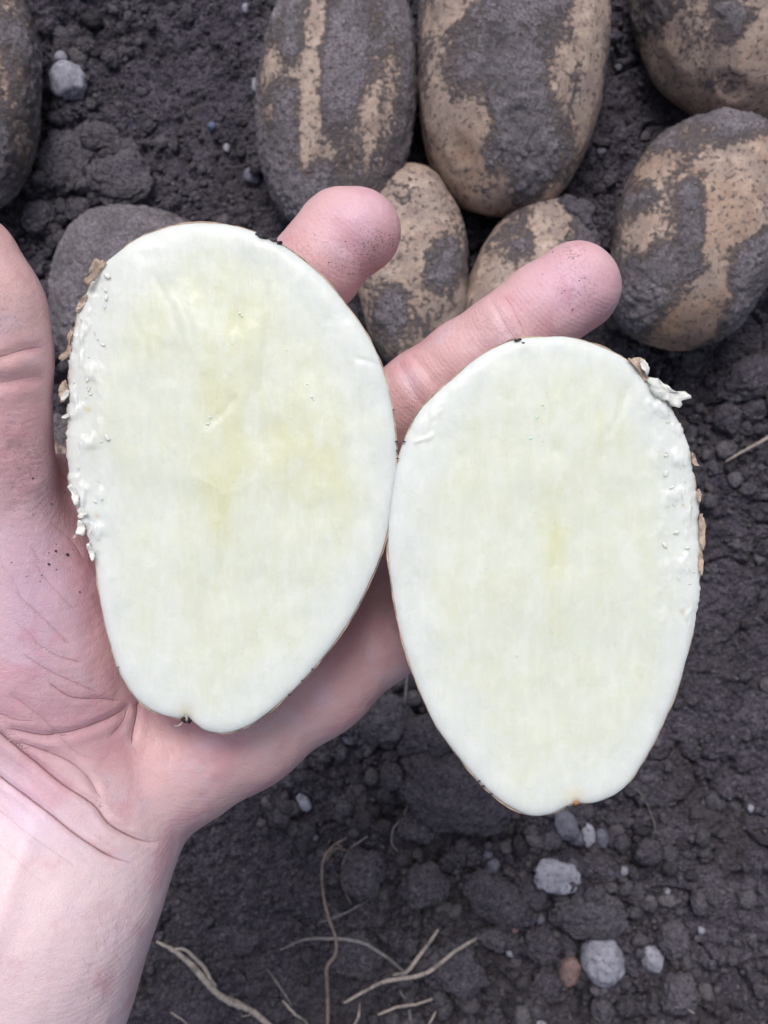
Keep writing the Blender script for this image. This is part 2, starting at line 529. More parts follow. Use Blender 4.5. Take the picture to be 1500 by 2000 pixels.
# pale grit
V, F, off = [], [], 0
for k in range(420):
    x, y = cr.uniform(-.20, .20), cr.uniform(-.26, .26)
    r = min(.00035 * (1 - cr.random()) ** -.5, .0012)
    v, f = rock(1, (r, r * .8, r * .8), k % 31 + 200, .3, .1)
    V.append(v + (x, y, float(ground_h(x, y)[0]) + r * .6)); F.append(f + off); off += len(v)
me = mesh_np('pale_grit', np.concatenate(V), tris=np.concatenate(F))
obj('pale_grit', me, M_PEBG, kind='stuff', label='fine pale grit grains in the soil')

# ------------------------------------------------------------------ single clods and stones
def lay_rock(name, cat, label, px, py, w_, h_, rot, mat, seed, group, flat=.6, ang=.35, fine=.08, sub=4, sink=.25):
    s = K * (CAM_H - .006)
    x, y, _ = P(px, py, .006)
    a, b = w_ * s / 2 * 1.08, h_ * s / 2 * 1.08
    c_ = min(a, b) * flat
    v, f = rock(sub, (a, b, c_), seed, ang, fine)
    v = v * 1.0
    z = float(np.median(ground_h(x + np.array([0, a, -a, 0, 0]) * .5, y + np.array([0, 0, 0, b, -b]) * .5)))
    me = mesh_np(name, v, tris=f)
    return obj(name, me, mat, None, (x, y, z + c_ * (1 - sink * 2)), label=label, category=cat, group=group) if not rot else \
        _rot(obj(name, me, mat, None, (x, y, z + c_ * (1 - sink * 2)), label=label, category=cat, group=group), rot)


def _rot(o, r): o.rotation_euler = (0, 0, math.radians(r)); return o


G1, G2 = 'pale stones lying in the soil', 'dark soil clods lying in the field'
stones = [
    # px, py, w, h, rot, mat, flat, ang, label
    (130, 160, 66, 76, 4, M_PEBW, .8, .22, 'largest squarish pale grey stone at the upper left, beside the cropped potato'),
    (112, 106, 26, 24, 0, M_PEBW, .8, .3, 'small pale stone just above the squarish grey stone'),
    (491, 340, 30, 34, 10, M_PEBG, .7, .3, 'small grey stone at the lower left side of the streaked long potato'),
    (497, 163, 14, 26, 5, M_PEBW, .8, .3, 'tiny upright white stone left of the streaked long potato'),
    (411, 239, 17, 17, 0, M_PEBB, .8, .3, 'tiny bluish pebble on bare soil left of the streaked long potato'),
    (440, 281, 13, 18, 0, M_PEBW, .8, .3, 'tiny pale pebble just below and right of the bluish one'),
    (478, 6, 14, 20, 0, M_PEBW, .8, .3, 'tiny white pebble at the top edge of the bare soil'),
    (591, 1572, 24, 38, 30, M_PEBW, .7, .3, 'pale oval pebble below the heel of the hand'),
    (682, 1444, 26, 20, 0, M_PEBG, .7, .3, 'small grey pebble under the edge of the palm'),
    (1105, 1610, 44, 62, 22, M_PEBG, .7, .5, 'wedge shaped grey stone touching the bottom of the right potato half'),
    (1154, 1640, 26, 48, 8, M_PEBW, .7, .5, 'bright narrow wedge stone below the right potato half'),
    (1128, 1644, 26, 28, 0, M_PEBG, .8, .3, 'small round grey stone between the two wedge stones'),
    (1181, 1644, 26, 38, 10, M_PEBG, .8, .4, 'rough grey stone to the right of the bright narrow wedge'),
    (1084, 1702, 80, 62, -8, M_PEBW, .6, .75, 'ragged lumpy whitish stone above the large flat clod'),
    (1175, 1872, 76, 88, 0, M_PEBW, 1.15, .12, 'big round pale grey stone near the lower right'),
    (1279, 1880, 40, 54, 18, M_PEBW, .75, .55, 'angular whitish stone right of the big round one'),
    (1115, 1899, 40, 54, -6, M_PEBP, 1.1, .25, 'pinkish brown pebble left of the big round stone'),
    (1000, 1866, 19, 20, 0, M_PEBW, .9, .2, 'tiny bright white bead of stone left of the pinkish pebble'),
    (954, 1672, 18, 20, 0, M_PEBG, .8, .3, 'small pale pebble left of the ragged whitish stone'),
    (1057, 1799, 18, 20, 0, M_PEBG, .8, .3, 'small pale pebble at the left tip of the large flat clod'),
    (1007, 1812, 16, 20, 0, M_PEBP, .8, .3, 'tiny brownish pebble at the left of the large flat clod'),
    (965, 1697, 26, 30, 0, M_PEBG, .8, .3, 'smooth grey pebble below the small pale one, by the ridge clod'),
    (612, 1645, 17, 17, 0, M_PEBG, .8, .3, 'tiny grey pebble by the forked tip of the brown root'),
    (1222, 1705, 17, 18, 0, M_PEBW, .8, .3, 'tiny white pebble right of the ragged whitish stone'),
    (1307, 1747, 12, 14, 0, M_PEBW, .8, .3, 'tiny pale grain alone on fine soil at the right'),
    (1370, 1818, 14, 16, 0, M_PEBW, .8, .3, 'tiny pale grain on fine soil right of the rounded clod'),
    (1470, 1582, 12, 15, 0, M_PEBW, .8, .3, 'tiny pale grain near the right edge of the soil'),
    (1177, 292, 20, 14, 0, M_PEBG, .8, .3, 'tiny pale grain in the dark gap between the large potatoes'),
    (1212, 124, 14, 14, 0, M_PEBG, .8, .3, 'tiny pale grain between the two big potatoes at the top'),
    (1053, 1985, 18, 26, 40, M_PEBW, .6, .4, 'small pale chip at the bottom edge of the soil'),
]
for k, (px, py, a, b, r, mt, fl, an, lb) in enumerate(stones):
    lay_rock('pebble' if max(a, b) < 45 else 'stone', 'stone', lb, px, py, a, b, r, mt, 300 + k, G1, fl, an, .10, 4 if max(a, b) > 40 else 3, .18)
clods = [
    (188, 256, 98, 46, -5, M_CLOD2, .45, .35, 'flat slab-like clod below the squarish pale stone'),
    (120, 322, 92, 118, 12, M_CLOD2, .35, .45, 'broad flat clod beside the cropped potato on the left'),
    (238, 350, 120, 104, 10, M_CLOD2, .35, .45, 'broad cracked flat clod right of its neighbour, above the blurred potato'),
    (243, 402, 96, 46, -24, M_CLOD2, .4, .4, 'wedge clod just above the blurred potato behind the left half'),
    (75, 425, 66, 60, 0, M_CLOD, .6, .35, 'rounded dark clod right of the thumb tip'),
    (150, 410, 50, 44, 0, M_CLOD, .6, .35, 'small dark clod above the blurred potato'),
    (153, 74, 50, 32, 5, M_CLOD, .6, .35, 'oval clod above the squarish pale stone'),
    (205, 98, 30, 40, 20, M_CLOD, .6, .3, 'oval tilted clod right of the squarish pale stone'),
    (246, 84, 26, 18, 10, M_CLOD, .7, .3, 'small clod at the right of the oval tilted clod'),
    (228, 38, 22, 22, 0, M_CLOD, .7, .3, 'small round clod near the top edge, upper left'),
    (748, 1400, 100, 96, -20, M_CLOD2, .5, .6, 'pale rough clod in the angle between palm and right potato half'),
    (830, 1440, 110, 90, 30, M_CLOD, .55, .5, 'dark clod at the lower left edge of the right potato half'),
    (885, 1550, 210, 130, -18, M_CLOD, .5, .45, 'largest dark clod under the bottom left of the right half'),
    (815, 1615, 76, 66, 0, M_CLOD, .7, .3, 'rounded dark clod below the largest clod'),
    (765, 1512, 44, 50, 0, M_CLOD, .7, .3, 'small brownish clod left of the largest clod'),
    (828, 1735, 90, 84, 10, M_CLOD, .6, .45, 'lumpy clod in the middle of the lower soil'),
    (712, 1700, 84, 96, 0, M_CLOD, .5, .35, 'smooth broad clod right of the brown root'),
    (692, 1880, 110, 96, 8, M_CLOD, .4, .35, 'broad low clod beneath the arched root'),
    (975, 1760, 150, 80, -36, M_CLOD, .5, .5, 'long ridge shaped clod left of the large flat clod'),
    (1150, 1782, 150, 84, -6, M_CLOD2, .35, .5, 'large flat pale brown clod right of the middle'),
    (1045, 1745, 62, 60, 20, M_CLOD, .6, .4, 'clod under the ragged whitish stone'),
    (1072, 1640, 44, 36, 0, M_CLOD2, .7, .25, 'rounded clod below the bottom tip of the right half'),
    (1265, 1660, 54, 48, 0, M_CLOD, .8, .22, 'rounded dark clod standing alone at the right of the wedge stones'),
    (1217, 1652, 32, 34, 0, M_CLOD, .8, .3, 'small clod between the wedge stones and the lone rounded clod'),
    (1313, 1836, 58, 70, 10, M_CLOD2, .75, .22, 'round grey clod above the angular whitish stone'),
    (1320, 1932, 72, 72, 0, M_CLOD2, .75, .25, 'large round clod below the angular whitish stone'),
    (1364, 1762, 32, 44, 10, M_CLOD2, .6, .3, 'narrow grey clod on the fine soil at the right'),
    (968, 1842, 66, 44, -20, M_CLOD2, .6, .4, 'pointed grey clod beneath the fork of the thin straw'),
    (1062, 1856, 66, 72, 0, M_CLOD, .45, .4, 'dark angular clod left of the pinkish pebble'),
    (1113, 1852, 34, 46, 14, M_CLOD, .7, .3, 'small upright clod between the pinkish pebble and the flat clod'),
    (1070, 1935, 70, 56, 0, M_CLOD, .4, .4, 'crumbly clod below the dark angular clod'),
    (890, 1900, 120, 90, -12, M_CLOD, .45, .5, 'low rough clod at the lower middle beside the thin straw'),
    (1172, 1960, 40, 50, 10, M_CLOD2, .7, .3, 'upright clod below the big round pale stone'),
    (1254, 1842, 24, 24, 0, M_CLOD2, .8, .3, 'small round clod above the angular whitish stone, left side'),
    (1470, 735, 130, 80, 24, M_CLOD, .55, .45, 'large rough clod at the right edge below the right-hand potato'),
    (1425, 815, 52, 66, 0, M_CLOD, .7, .35, 'rounded clod under the large rough clod at the right'),
    (1478, 800, 48, 40, 0, M_CLOD, .7, .35, 'clod at the right edge above the pale straw'),
    (1175, 1700, 76, 60, 0, M_CLOD, .5, .4, 'low dark clod between the ragged whitish stone and the rounded clod'),
    (545, 1600, 44, 40, 0, M_CLOD, .7, .35, 'small dark clod under the wrist side of the palm'),
]
for k, (px, py, a, b, r, mt, fl, an, lb) in enumerate(clods):
    lay_rock('soil_clod', 'clod', lb, px, py, a, b, r, mt, 500 + k, G2, fl * 1.25, an, .13, 5 if max(a, b) > 60 else 4, .14)

# ------------------------------------------------------------------ whole potatoes on the soil
def whole_potato(px, py, a_px, b_px, lean, zc, thr, seed, label, streak=0, warm=.2, tilt=0, taper=0.0, spots=(), flat=.80, blobs=()):
    s = K * (CAM_H - zc); x, y, _ = P(px, py, zc)
    a, b = a_px * s, b_px * s; c = a * flat
    nu, nv = 250, 200
    u = np.linspace(0, 2 * np.pi, nu, endpoint=False); v = np.linspace(0, np.pi, nv)
    U, W = np.meshgrid(u, v)
    sp = np.sin(W)
    dirs = np.stack([sp * np.cos(U), np.cos(W), sp * np.sin(U)], 2).reshape(-1, 3)
    q = dirs.copy()
    ex = 2.25                                     # slightly boxier than an ellipsoid
    nrm = (np.abs(q) ** ex).sum(1) ** (1 / ex); q = q / nrm[:, None]
    rad = 1 + fbm(dirs + seed, 1.1, 2, seed) * .16 + fbm(dirs + seed, 3.2, 2, seed + 3) * .035
    tp = 1 + taper * q[:, 1]
    co = q * rad[:, None] * (a, b, c)
    co[:, 0] *= tp; co[:, 2] *= tp
    # eyes: shallow dimples
    er = np.random.default_rng(seed)
    for _ in range(7):
        e = er.normal(size=3); e[1] *= .6; e /= np.linalg.norm(e); dd = np.arccos(np.clip(dirs @ e, -1, 1))
        co *= (1 - .035 * np.exp(-(dd / .10) ** 2) + .008 * np.exp(-((dd - .17) / .05) ** 2))[:, None]
    sc = co * np.array([1, 1 if not streak else .28, 1])
    m = fbm(sc, 34 + 26 * bool(streak), 5, seed + 9, .72) * 4.0 + fbm(sc, 11, 2, seed + 29) * 1.5
    # where soil cakes on the skin: coordinates as fractions of the half axes
    for (bx, by, r, amt) in blobs:
        m = m + amt * np.exp(-(((co[:, 0] / a - bx) ** 2 + (co[:, 1] / b - by) ** 2) / r ** 2))
    crust = np.clip((m - thr) * .62 + .5, 0, 1)
    n = co / np.linalg.norm(co, axis=1)[:, None]
    thick = smooth(.3, .9, crust) * (.0006 + .0006 * vnoise(co, 160, seed + 1)) + crust * fbm(co, 450, 3, seed + 2) * .0028
    co = co + n * (thick + fbm(co, 300, 2, seed + 4) * .0003)[:, None]
    me = mesh_np('potato', co, grid_quads(nu, nv, True)[:, ::-1])
    attr(me, 'crust', crust)
    wm = smooth(.05, .22, fbm(co, 22, 3, seed + 60)) * warm + np.exp(-(((co[:, 1] / b + .85) / .35) ** 2)) * warm * 1.0
    attr(me, 'warm', np.clip(wm, 0, 1))
    o = obj('potato', me, M_POT, None, (x, y, zc), label=label, category='potato', group='unwashed potatoes lying on the soil')
    o.rotation_euler = (math.radians(tilt), 0, math.radians(lean))
    for k, (lx, ly, w_) in enumerate(spots):      # clods stuck to the skin
        rv, rf = rock(4, (w_ * s * .5, w_ * s * .42, w_ * s * .4), seed + k + 70, .5, .15)
        zz = c * math.sqrt(max(0, 1 - min(.98, lx * lx + ly * ly)))
        obj('clinging_soil', mesh_np('clinging_soil', rv, tris=rf), M_CLOD2, o, (lx * a, ly * b, zz))
    return o


whole_potato(-62, 170, 135, 250, 0, .026, .05, 41, 'dirt-caked potato cut off by the left edge', warm=.2, blobs=((.75, .3, .25, .8), (.6, -.6, .5, .8), (.75, -.1, .25, -.6)))
whole_potato(658, 178, 150, 282, -4, .026, -.05, 42, 'long potato with pale vertical streaks through grey soil, behind the index finger', streak=1, warm=.1,
             blobs=((-.28, .25, .13, -1.6), (-.28, -.05, .13, -1.9), (-.25, -.35, .13, -1.9), (-.78, 0, .12, -1.6), (-.78, -.3, .1, -1.4), (-.52, -.1, .1, -1.1), (-.3, -.6, .12, -1.5), (.0, -.55, .1, -1.2), (.5, -.35, .25, -.4), (.35, .3, .4, .6), (-.5, -.9, .4, 1.2), (.1, -.1, .2, .5), (-.85, -.6, .3, 1.0)))
whole_potato(998, 135, 187, 290, -5, .028, .10, 43, 'large potato at the top, its middle thickly coated in grey soil', warm=.35, taper=.06,
             blobs=((-.15, .2, .55, 1.3), (.05, -.45, .33, 1.5), (.25, -.75, .14, 1.2), (.72, .15, .24, -1.8), (-.72, .15, .14, -1.2), (.4, -.2, .2, -1.2), (-.5, -.25, .2, .9), (-.5, -.75, .35, -1.4), (.85, -.3, .2, -1.)))
whole_potato(1455, -18, 212, 268, 12, .026, .62, 44, 'clean tan potato in the upper right corner with a dark soil patch', warm=.12,
             blobs=((-.66, -.1, .12, 1.5), (-.52, -.28, .12, 1.9), (-.42, -.44, .10, 1.9), (-.26, -.44, .09, 1.7), (.05, -.25, .3, -1.5), (.1, -.7, .5, -1.5), (-.9, -.1, .15, 1.0)))
whole_potato(1360, 455, 160, 232, -17, .033, .22, 45, 'plump potato at the right edge, dark soil cap on top and tan middle', warm=.35,
             blobs=((-.05, .78, .32, 2.2), (.2, .22, .42, -2.6), (-.35, .08, .12, 1.6), (-.2, -.2, .15, 1.8), (-.75, .3, .2, -.8), (-.6, -.25, .2, -1.), (-.1, -.5, .16, 1.2), (.62, -.3, .26, 1.7), (-.55, -.8, .26, 1.8), (.15, -.75, .28, -1.4), (-.75, -.3, .12, -1.)), spots=((-.5, -.83, 30),))
whole_potato(805, 530, 110, 198, 5, .024, .42, 46, 'mottled tan potato between the two visible fingers', warm=.12, blobs=((.5, -.1, .28, 1.6), (-.45, -.45, .24, 1.6), (.1, .6, .3, .5), (.75, .5, .3, .6), (0, .2, .3, -.8)))
whole_potato(1035, 560, 118, 178, -22, .022, .02, 47, 'small soil-crusted potato partly hidden behind the middle finger', warm=.2,
             blobs=((-.15, .62, .25, -1.3), (.0, .35, .2, -.7), (.5, .8, .4, 1.2), (-.4, .2, .3, .9), (-.6, -.3, .25, -1.)), spots=((.30, .80, 74), (.02, .90, 44), (.55, .62, 40)))
whole_potato(268, 592, 162, 186, 0, .030, -1.2, 48, 'blurred grey dusty potato behind the top left of the left half', warm=.1, blobs=((.5, .85, .3, -1.),))
whole_potato(92, 925, 96, 118, 0, .030, .80, 49, 'potato glimpsed through the gap between thumb and palm', warm=.0, blobs=((.4, .9, .35, 1.4),))

# ------------------------------------------------------------------ roots and straws
def strand(name, cat, label, path, wpx, mat, z=.004, wob=.0, seed=0, group='dry roots and straws on the soil', parent=None, lift=None):
    p2 = spline(path, max(12, len(path) * 9), closed=False)
    pts_ = []
    n = len(p2)
    for i, (px, py) in enumerate(p2):
        x, y, _ = P(px, py, z); g = float(ground_h(x, y)[0])
        pts_.append([x, y, g])
    pts_ = np.array(pts_)
    g = pts_[:, 2]; gm = np.array([g[max(0, i - 2):i + 3].max() for i in range(n)]); ker = np.ones(9) / 9; gs = np.convolve(np.pad(gm, 4, 'edge'), ker, 'valid')
    rad = np.array(wpx) * K * (CAM_H - z) / 2
    lz = np.interp(np.linspace(0, 1, n), np.linspace(0, 1, len(lift)), lift) if lift else .0012
    pts_[:, 2] = np.maximum(gs, g - .001) + rad.max() * 1.4 + lz + .0015
    me = tube_mesh(name, pts_, rad, 8, seed, .35)
    if parent is None:
        return obj(name, me, mat, None, None, label=label, category=cat, group=group)
    return obj(name, me, mat, parent)


r = strand('root', 'root', 'brown upright wiry root with a forked tip in the lower middle', [(652, 1650), (634, 1668), (631, 1720), (643, 1780), (657, 1820), (656, 1855), (640, 1880), (641, 1940), (640, 2030)], (4, 5, 6, 6, 8, 7, 7), M_ROOTB, seed=2, lift=(.008, .008, .011, .006))
strand('root_fork', '', '', [(634, 1664), (655, 1640), (678, 1625)], (7, 4, 3), M_ROOTB, parent=r, lift=(.008, .010))
strand('root_fork', '', '', [(636, 1662), (655, 1642), (668, 1650)], (6, 4, 2), M_ROOTB, parent=r, lift=(.008, .007))
strand('root_fork', '', '', [(640, 1668), (656, 1652), (678, 1656)], (6, 4, 2), M_ROOTB, parent=r, lift=(.008, .006))
r = strand('dead_stem', 'dry stem', 'thick pale split dead stem at the bottom left beside the forearm', [(306, 1838), (345, 1858), (385, 1895), (420, 1930), (455, 1955), (500, 1975), (545, 2010), (590, 2060)], (5, 11, 13, 12, 11, 12, 10), M_STRAW, seed=3, lift=(.004, .005, .003, .003))
strand('split_end', '', '', [(420, 1928), (392, 1885), (365, 1855), (343, 1850)], (9, 8, 5), M_STRAW, parent=r, lift=(.003, .006))
strand('split_end', '', '', [(440, 1942), (432, 1940), (470, 1958), (498, 1972)], (3, 6, 4), M_STRAW, parent=r, lift=(.004, .004))
strand('split_end', '', '', [(500, 1972), (488, 1982), (472, 1984)], (5, 3, 2), M_STRAW, parent=r, lift=(.003, .004))
r = strand('straw', 'straw', 'long thin pale straw with a side fork in the lower middle', [(672, 1952), (720, 1922), (790, 1890), (855, 1862), (925, 1806)], (5, 7, 8, 7, 6), M_STRAW, seed=4, lift=(.004, .009, .013, .018))
strand('straw_fork', '', '', [(768, 1902), (800, 1870), (830, 1840), (854, 1802)], (6, 8, 7, 5), M_STRAW, parent=r, lift=(.007, .011, .015))
strand('root', 'root', 'long arched grey root crossing behind the brown upright one', [(545, 1862), (600, 1834), (650, 1823), (705, 1830), (755, 1860), (790, 1895), (808, 1930)], (3, 6, 7, 7, 6, 3), M_FIBRE, seed=5, lift=(.002, .009, .010, .002))
strand('root', 'root', 'curved thin grey root right of the forked tip', [(718, 1622), (690, 1645), (672, 1680), (668, 1715), (674, 1745), (686, 1772)], (3, 4, 5, 4, 2), M_FIBRE, seed=6, lift=(.001, .004, .001))
strand('root', 'root', 'short thin grey root crossing the brown upright one at mid height', [(735, 1756), (700, 1768), (660, 1790), (622, 1805)], (2, 4, 4, 2), M_FIBRE, seed=7, lift=(.001, .004, .001))
strand('straw', 'straw', 'short pale straw at the very bottom below the forked straw', [(738, 1990), (790, 1972), (845, 1955)], (5, 6, 4), M_STRAW, seed=8, lift=(.002, .004))
strand('straw', 'straw', 'short bright straw between the split stem and the brown root', [(552, 1952), (575, 1972), (595, 1998), (612, 2030)], (4, 6, 5, 4), M_STRAW, seed=9, lift=(.004, .003))
strand('straw', 'straw', 'pale straw poking in from the right edge', [(1414, 902), (1450, 880), (1480, 862), (1530, 832)], (3, 6, 7, 6), M_STRAW, seed=10, lift=(.003, .012))
strand('root', 'root', 'faint hanging root in the angle between palm and right half', [(795, 1310), (792, 1340), (790, 1370), (797, 1402)], (3, 5, 4, 2), M_FIBRE, seed=11, lift=(.002, .005, .002))
strand('root', 'root', 'hook shaped thin root below the largest dark clod', [(797, 1565), (785, 1595), (768, 1612), (765, 1640), (776, 1658)], (2, 4, 4, 2), M_FIBRE, seed=12, lift=(.002, .006, .002))
strand('straw', 'straw', 'upright stub of straw left of the shortest bottom straw', [(703, 1962), (700, 1985), (690, 2010)], (3, 6, 5), M_STRAW, seed=13)
strand('straw', 'straw', 'bent stub of straw beneath the thin straw at the bottom', [(780, 1950), (798, 1975), (803, 2010)], (3, 5, 5), M_FIBRE, seed=14)
strand('straw', 'straw', 'tiny pale straw end at the bottom right of the stubs', [(852, 1985), (838, 2005), (830, 2020)], (4, 5, 5), M_STRAW, seed=15)
strand('root', 'root', 'pale thread-like root over the large round clod', [(1300, 1935), (1322, 1938), (1340, 1950)], (1.5, 2.5, 1.5), M_STRAW, seed=16, lift=(.012, .012))
strand('straw', 'straw', 'faint brown straw right of the split stem end', [(520, 1905), (550, 1940), (570, 1965)], (3, 5, 3), M_FIBRE, seed=17)
strand('root', 'root', 'hair-thin root beside the right half bottom edge', [(1238, 1540), (1262, 1562), (1275, 1595), (1278, 1630)], (1.5, 2.5, 2, 1.5), M_FIBRE, seed=18)
strand('straw', 'straw', 'tiny root bit at the bottom left next to the split stem', [(330, 1985), (345, 1994), (365, 2010)], (3, 4, 3), M_STRAW, seed=19)
# hair-thin rootlets everywhere in the soil
V, F, off = [], [], 0
for k in range(150):
    x, y = cr.uniform(-.2, .2), cr.uniform(-.26, .26); a = cr.uniform(0, 6.28); L = cr.uniform(.003, .012); bend = cr.uniform(-1.4, 1.4)
    n = 7; t = np.linspace(0, 1, n); an = a + bend * t
    px_ = x + np.cumsum(np.cos(an)) * L / n; py_ = y + np.cumsum(np.sin(an)) * L / n
    pz = ground_h(px_, py_) + .0004 + .0012 * np.sin(t * 3.1)
    me_ = None
    path = np.stack([px_, py_, pz], 1); rr = cr.uniform(.00008, .00020)
    T = np.gradient(path, axis=0); T /= np.linalg.norm(T, axis=1)[:, None]; A = np.cross(T, (0, 0, 1.)); B = np.cross(A, T)
    th = np.array([0, 2.09, 4.19]); co = (path[:, None] + rr * (A[:, None] * np.cos(th)[None, :, None] + B[:, None] * np.sin(th)[None, :, None])).reshape(-1, 3)
    V.append(co); F.append(grid_quads(3, n, True) + off); off += len(co)
obj('rootlets', mesh_np('rootlets', np.concatenate(V), np.concatenate(F)), M_FIBRE, kind='stuff', label='hair-thin dry rootlets in the soil')

# ------------------------------------------------------------------ the two potato halves
CUT = .238
LEFT = [(405, 433), (450, 438), (500, 452), (545, 474), (590, 505), (640, 550), (680, 600), (715, 650), (740, 700), (757, 755), (768, 810), (774, 870), (775, 920), (770, 970), (760, 1020), (745, 1080), (720, 1140), (690, 1200), (650, 1260), (600, 1320), (550, 1370), (500, 1410), (462, 1428), (430, 1434), (400, 1428), (381, 1415), (366, 1405), (350, 1405), (330, 1402), (300, 1392), (270, 1372), (245, 1340), (225, 1300), (210, 1250), (198, 1200), (190, 1150), (183, 1100), (170, 1050), (155, 1010), (140, 970), (132, 920), (130, 870), (129, 820), (130, 770), (131, 720), (138, 660), (150, 610), (170, 560), (197, 518), (230, 490), (270, 462), (320, 443), (360, 435)]
RIGHT = [(1060, 657), (1100, 656), (1140, 664), (1180, 678), (1220, 698), (1255, 727), (1285, 757), (1310, 790), (1335, 840), (1350, 890), (1362, 950), (1369, 1020), (1371, 1080), (1368, 1150), (1360, 1220), (1345, 1280), (1325, 1350), (1300, 1410), (1270, 1470), (1235, 1525), (1205, 1552), (1175, 1566), (1150, 1571), (1128, 1571), (1108, 1577), (1075, 1592), (1040, 1595), (1005, 1582), (965, 1555), (925, 1515), (885, 1465), (850, 1415), (820, 1350), (795, 1280), (777, 1210), (765, 1140), (759, 1080), (760, 1020), (765, 970), (775, 910), (790, 860), (815, 810), (850, 770), (890, 735), (930, 700), (980, 672), (1020, 660)]
DEPTH = .031


def outline_world(pts_, n, ragged, seed):
    o2 = spline(pts_, n)
    c = o2.mean(0)
    p3 = np.concatenate([o2, np.zeros((n, 1))], 1)
    rag = fbm(p3, .06, 3, seed) * 9 + (fbm(p3, .25, 2, seed + 5)) * 5
    wgt = .10 + ragged(o2[:, 0], o2[:, 1])
    d = (o2 - c) / np.linalg.norm(o2 - c, axis=1)[:, None]
    o2 = o2 + d * (rag * wgt)[:, None]
    s = K * (CAM_H - CUT)
    return np.stack([(o2[:, 0] - 750) * s, (1000 - o2[:, 1]) * s], 1), o2


def half(pts_, ragged, seed, centre, yellow, streaks, label, scar, tiltxy):
    n = 560
    ow, op = outline_world(pts_, n, ragged, seed)
    c = np.array(P(*centre, CUT)[:2])
    root = obj('potato_half', None, None, None, (c[0], c[1], CUT), label=label, category='potato', group='freshly cut potato halves')
    rel = ow - c
    # --- cut face (flesh): rings from the middle to the rim, then rolled over the rim a little
    R = np.concatenate([np.linspace(0.0, .90, 84)[1:], np.linspace(.905, 1.0, 30)])
    co = np.zeros((len(R) + 3, n, 3))
    for i, t in enumerate(R): co[i, :, :2] = rel * t
    co[len(R), :, :2] = rel * 1.0 + 0; co[len(R) + 1, :, :2] = rel * .999; co[len(R) + 2, :, :2] = rel * .985
    flat = co.reshape(-1, 3)
    rr = np.concatenate([np.repeat(R, n), np.full(3 * n, 1.)])
    wp = np.concatenate([flat[:, :2] + c, np.zeros((len(flat), 1))], 1)
    s = K * (CAM_H - CUT); pp = np.stack([wp[:, 0] / s + 750, 1000 - wp[:, 1] / s], 1)
    rg = ragged(pp[:, 0], pp[:, 1])
    edge_d = (1 - rr) * np.linalg.norm(np.tile(rel, (len(R) + 3, 1)), axis=1)         # metres from the rim
    z = fbm(wp, 55, 3, seed + 1) * .0012 + fbm(wp * (1, .5, 1), 230, 3, seed + 2) * .00030
    z -= .0010 * np.exp(-edge_d / .0012)                                   # rim rounds off
    tears = np.maximum(0, fbm(wp * (1, .6, 1), 420, 3, seed + 3)) * .0030 * rg * np.exp(-((edge_d - .004) / .006) ** 2)
    z += tears
    for (x0, y0, x1, y1, wd, dp) in streaks:
        d, t = poly_dist(pp, np.array([[x0, y0], [(x0 + x1) / 2 + 6, (y0 + y1) / 2], [x1, y1]], float))
        z -= dp * .00017 * np.exp(-(d / wd) ** 2)
    zi = z.reshape(len(R) + 3, n)
    zi[len(R)] -= .0006; zi[len(R) + 1] -= .0013; zi[len(R) + 2] -= .0022
    co[:, :, 2] = zi
    cz = zi[0].mean()
    allco = np.concatenate([co.reshape(-1, 3), [[0, 0, cz]]])
    q = grid_quads(n, len(R) + 3, True)
    ii = np.arange(n); tr = np.stack([np.full(n, len(allco) - 1), ii, (ii + 1) % n], 1)
    # outline runs clockwise in the picture: flip to face up
    area = np.sum(rel[:, 0] * np.roll(rel[:, 1], -1) - np.roll(rel[:, 0], -1) * rel[:, 1])
    if area < 0: tr = tr[:, ::-1]
    else: q = q[:, ::-1]
    me = mesh_np('flesh', allco, q, tr)
    # --- colour of the flesh itself: pale cortex, yellower pith with streaks
    cortex = smooth(.0150, .0015, edge_d + fbm(wp, 100, 4, seed + 6) * .012)
    base = np.array([.73, .76, .655]); rimc = np.array([.735, .765, .725]); yel = np.array([.715, .72, .50])
    col = base[None] * (1 - cortex[:, None]) + rimc[None] * cortex[:, None]
    y = np.zeros(len(wp))
    for (cx, cy, rx, ry, a) in yellow:
        y += a * np.exp(-((pp[:, 0] - cx) / rx) ** 2 - ((pp[:, 1] - cy) / ry) ** 2)
    yn = y * 1.0 * (.40 + 1.5 * np.clip(fbm(wp * (1, .45, 1), 130, 4, seed + 8) + .25, 0, 1))
    yn = yn + smooth(-.02, .2, fbm(wp * (1, .55, 1), 200, 4, seed + 12)) * .22 * (1 - cortex)
    yn = np.clip(yn * (1 - cortex * .8), 0, 1)[:, None]
    col = col * (1 - yn) + yel[None] * yn
    wht = smooth(.04, .22, fbm(wp * (1, .45, 1), 200, 4, seed + 15))[:, None] * .4
    col = col * (1 - wht) + np.array([.79, .815, .755])[None] * wht
    vr = (np.exp(-((edge_d - .0075 - fbm(wp, 60, 3, seed + 44) * .004) / .0005) ** 2) * .30 * smooth(-.15, .1, fbm(wp, 90, 3, seed + 45)))[:, None]
    col = col * (1 - vr) + np.array([.68, .72, .58])[None] * vr
    tw = np.clip(tears / .0012, 0, 1)[:, None] * .6; col = col * (1 - tw) + np.array([.82, .83, .82])[None] * tw
    for (sx, sy, rad, colr, amt) in scar:
        k_ = (np.exp(-(((pp[:, 0] - sx) ** 2 + (pp[:, 1] - sy) ** 2) / rad ** 2)) * amt)[:, None]
        col = col * (1 - k_) + np.array(colr)[None] * k_
    col = np.concatenate([col, [col[0]]])
    attr(me, 'tone', np.clip(col, 0, 1))
    obj('flesh', me, M_FLESH, root)
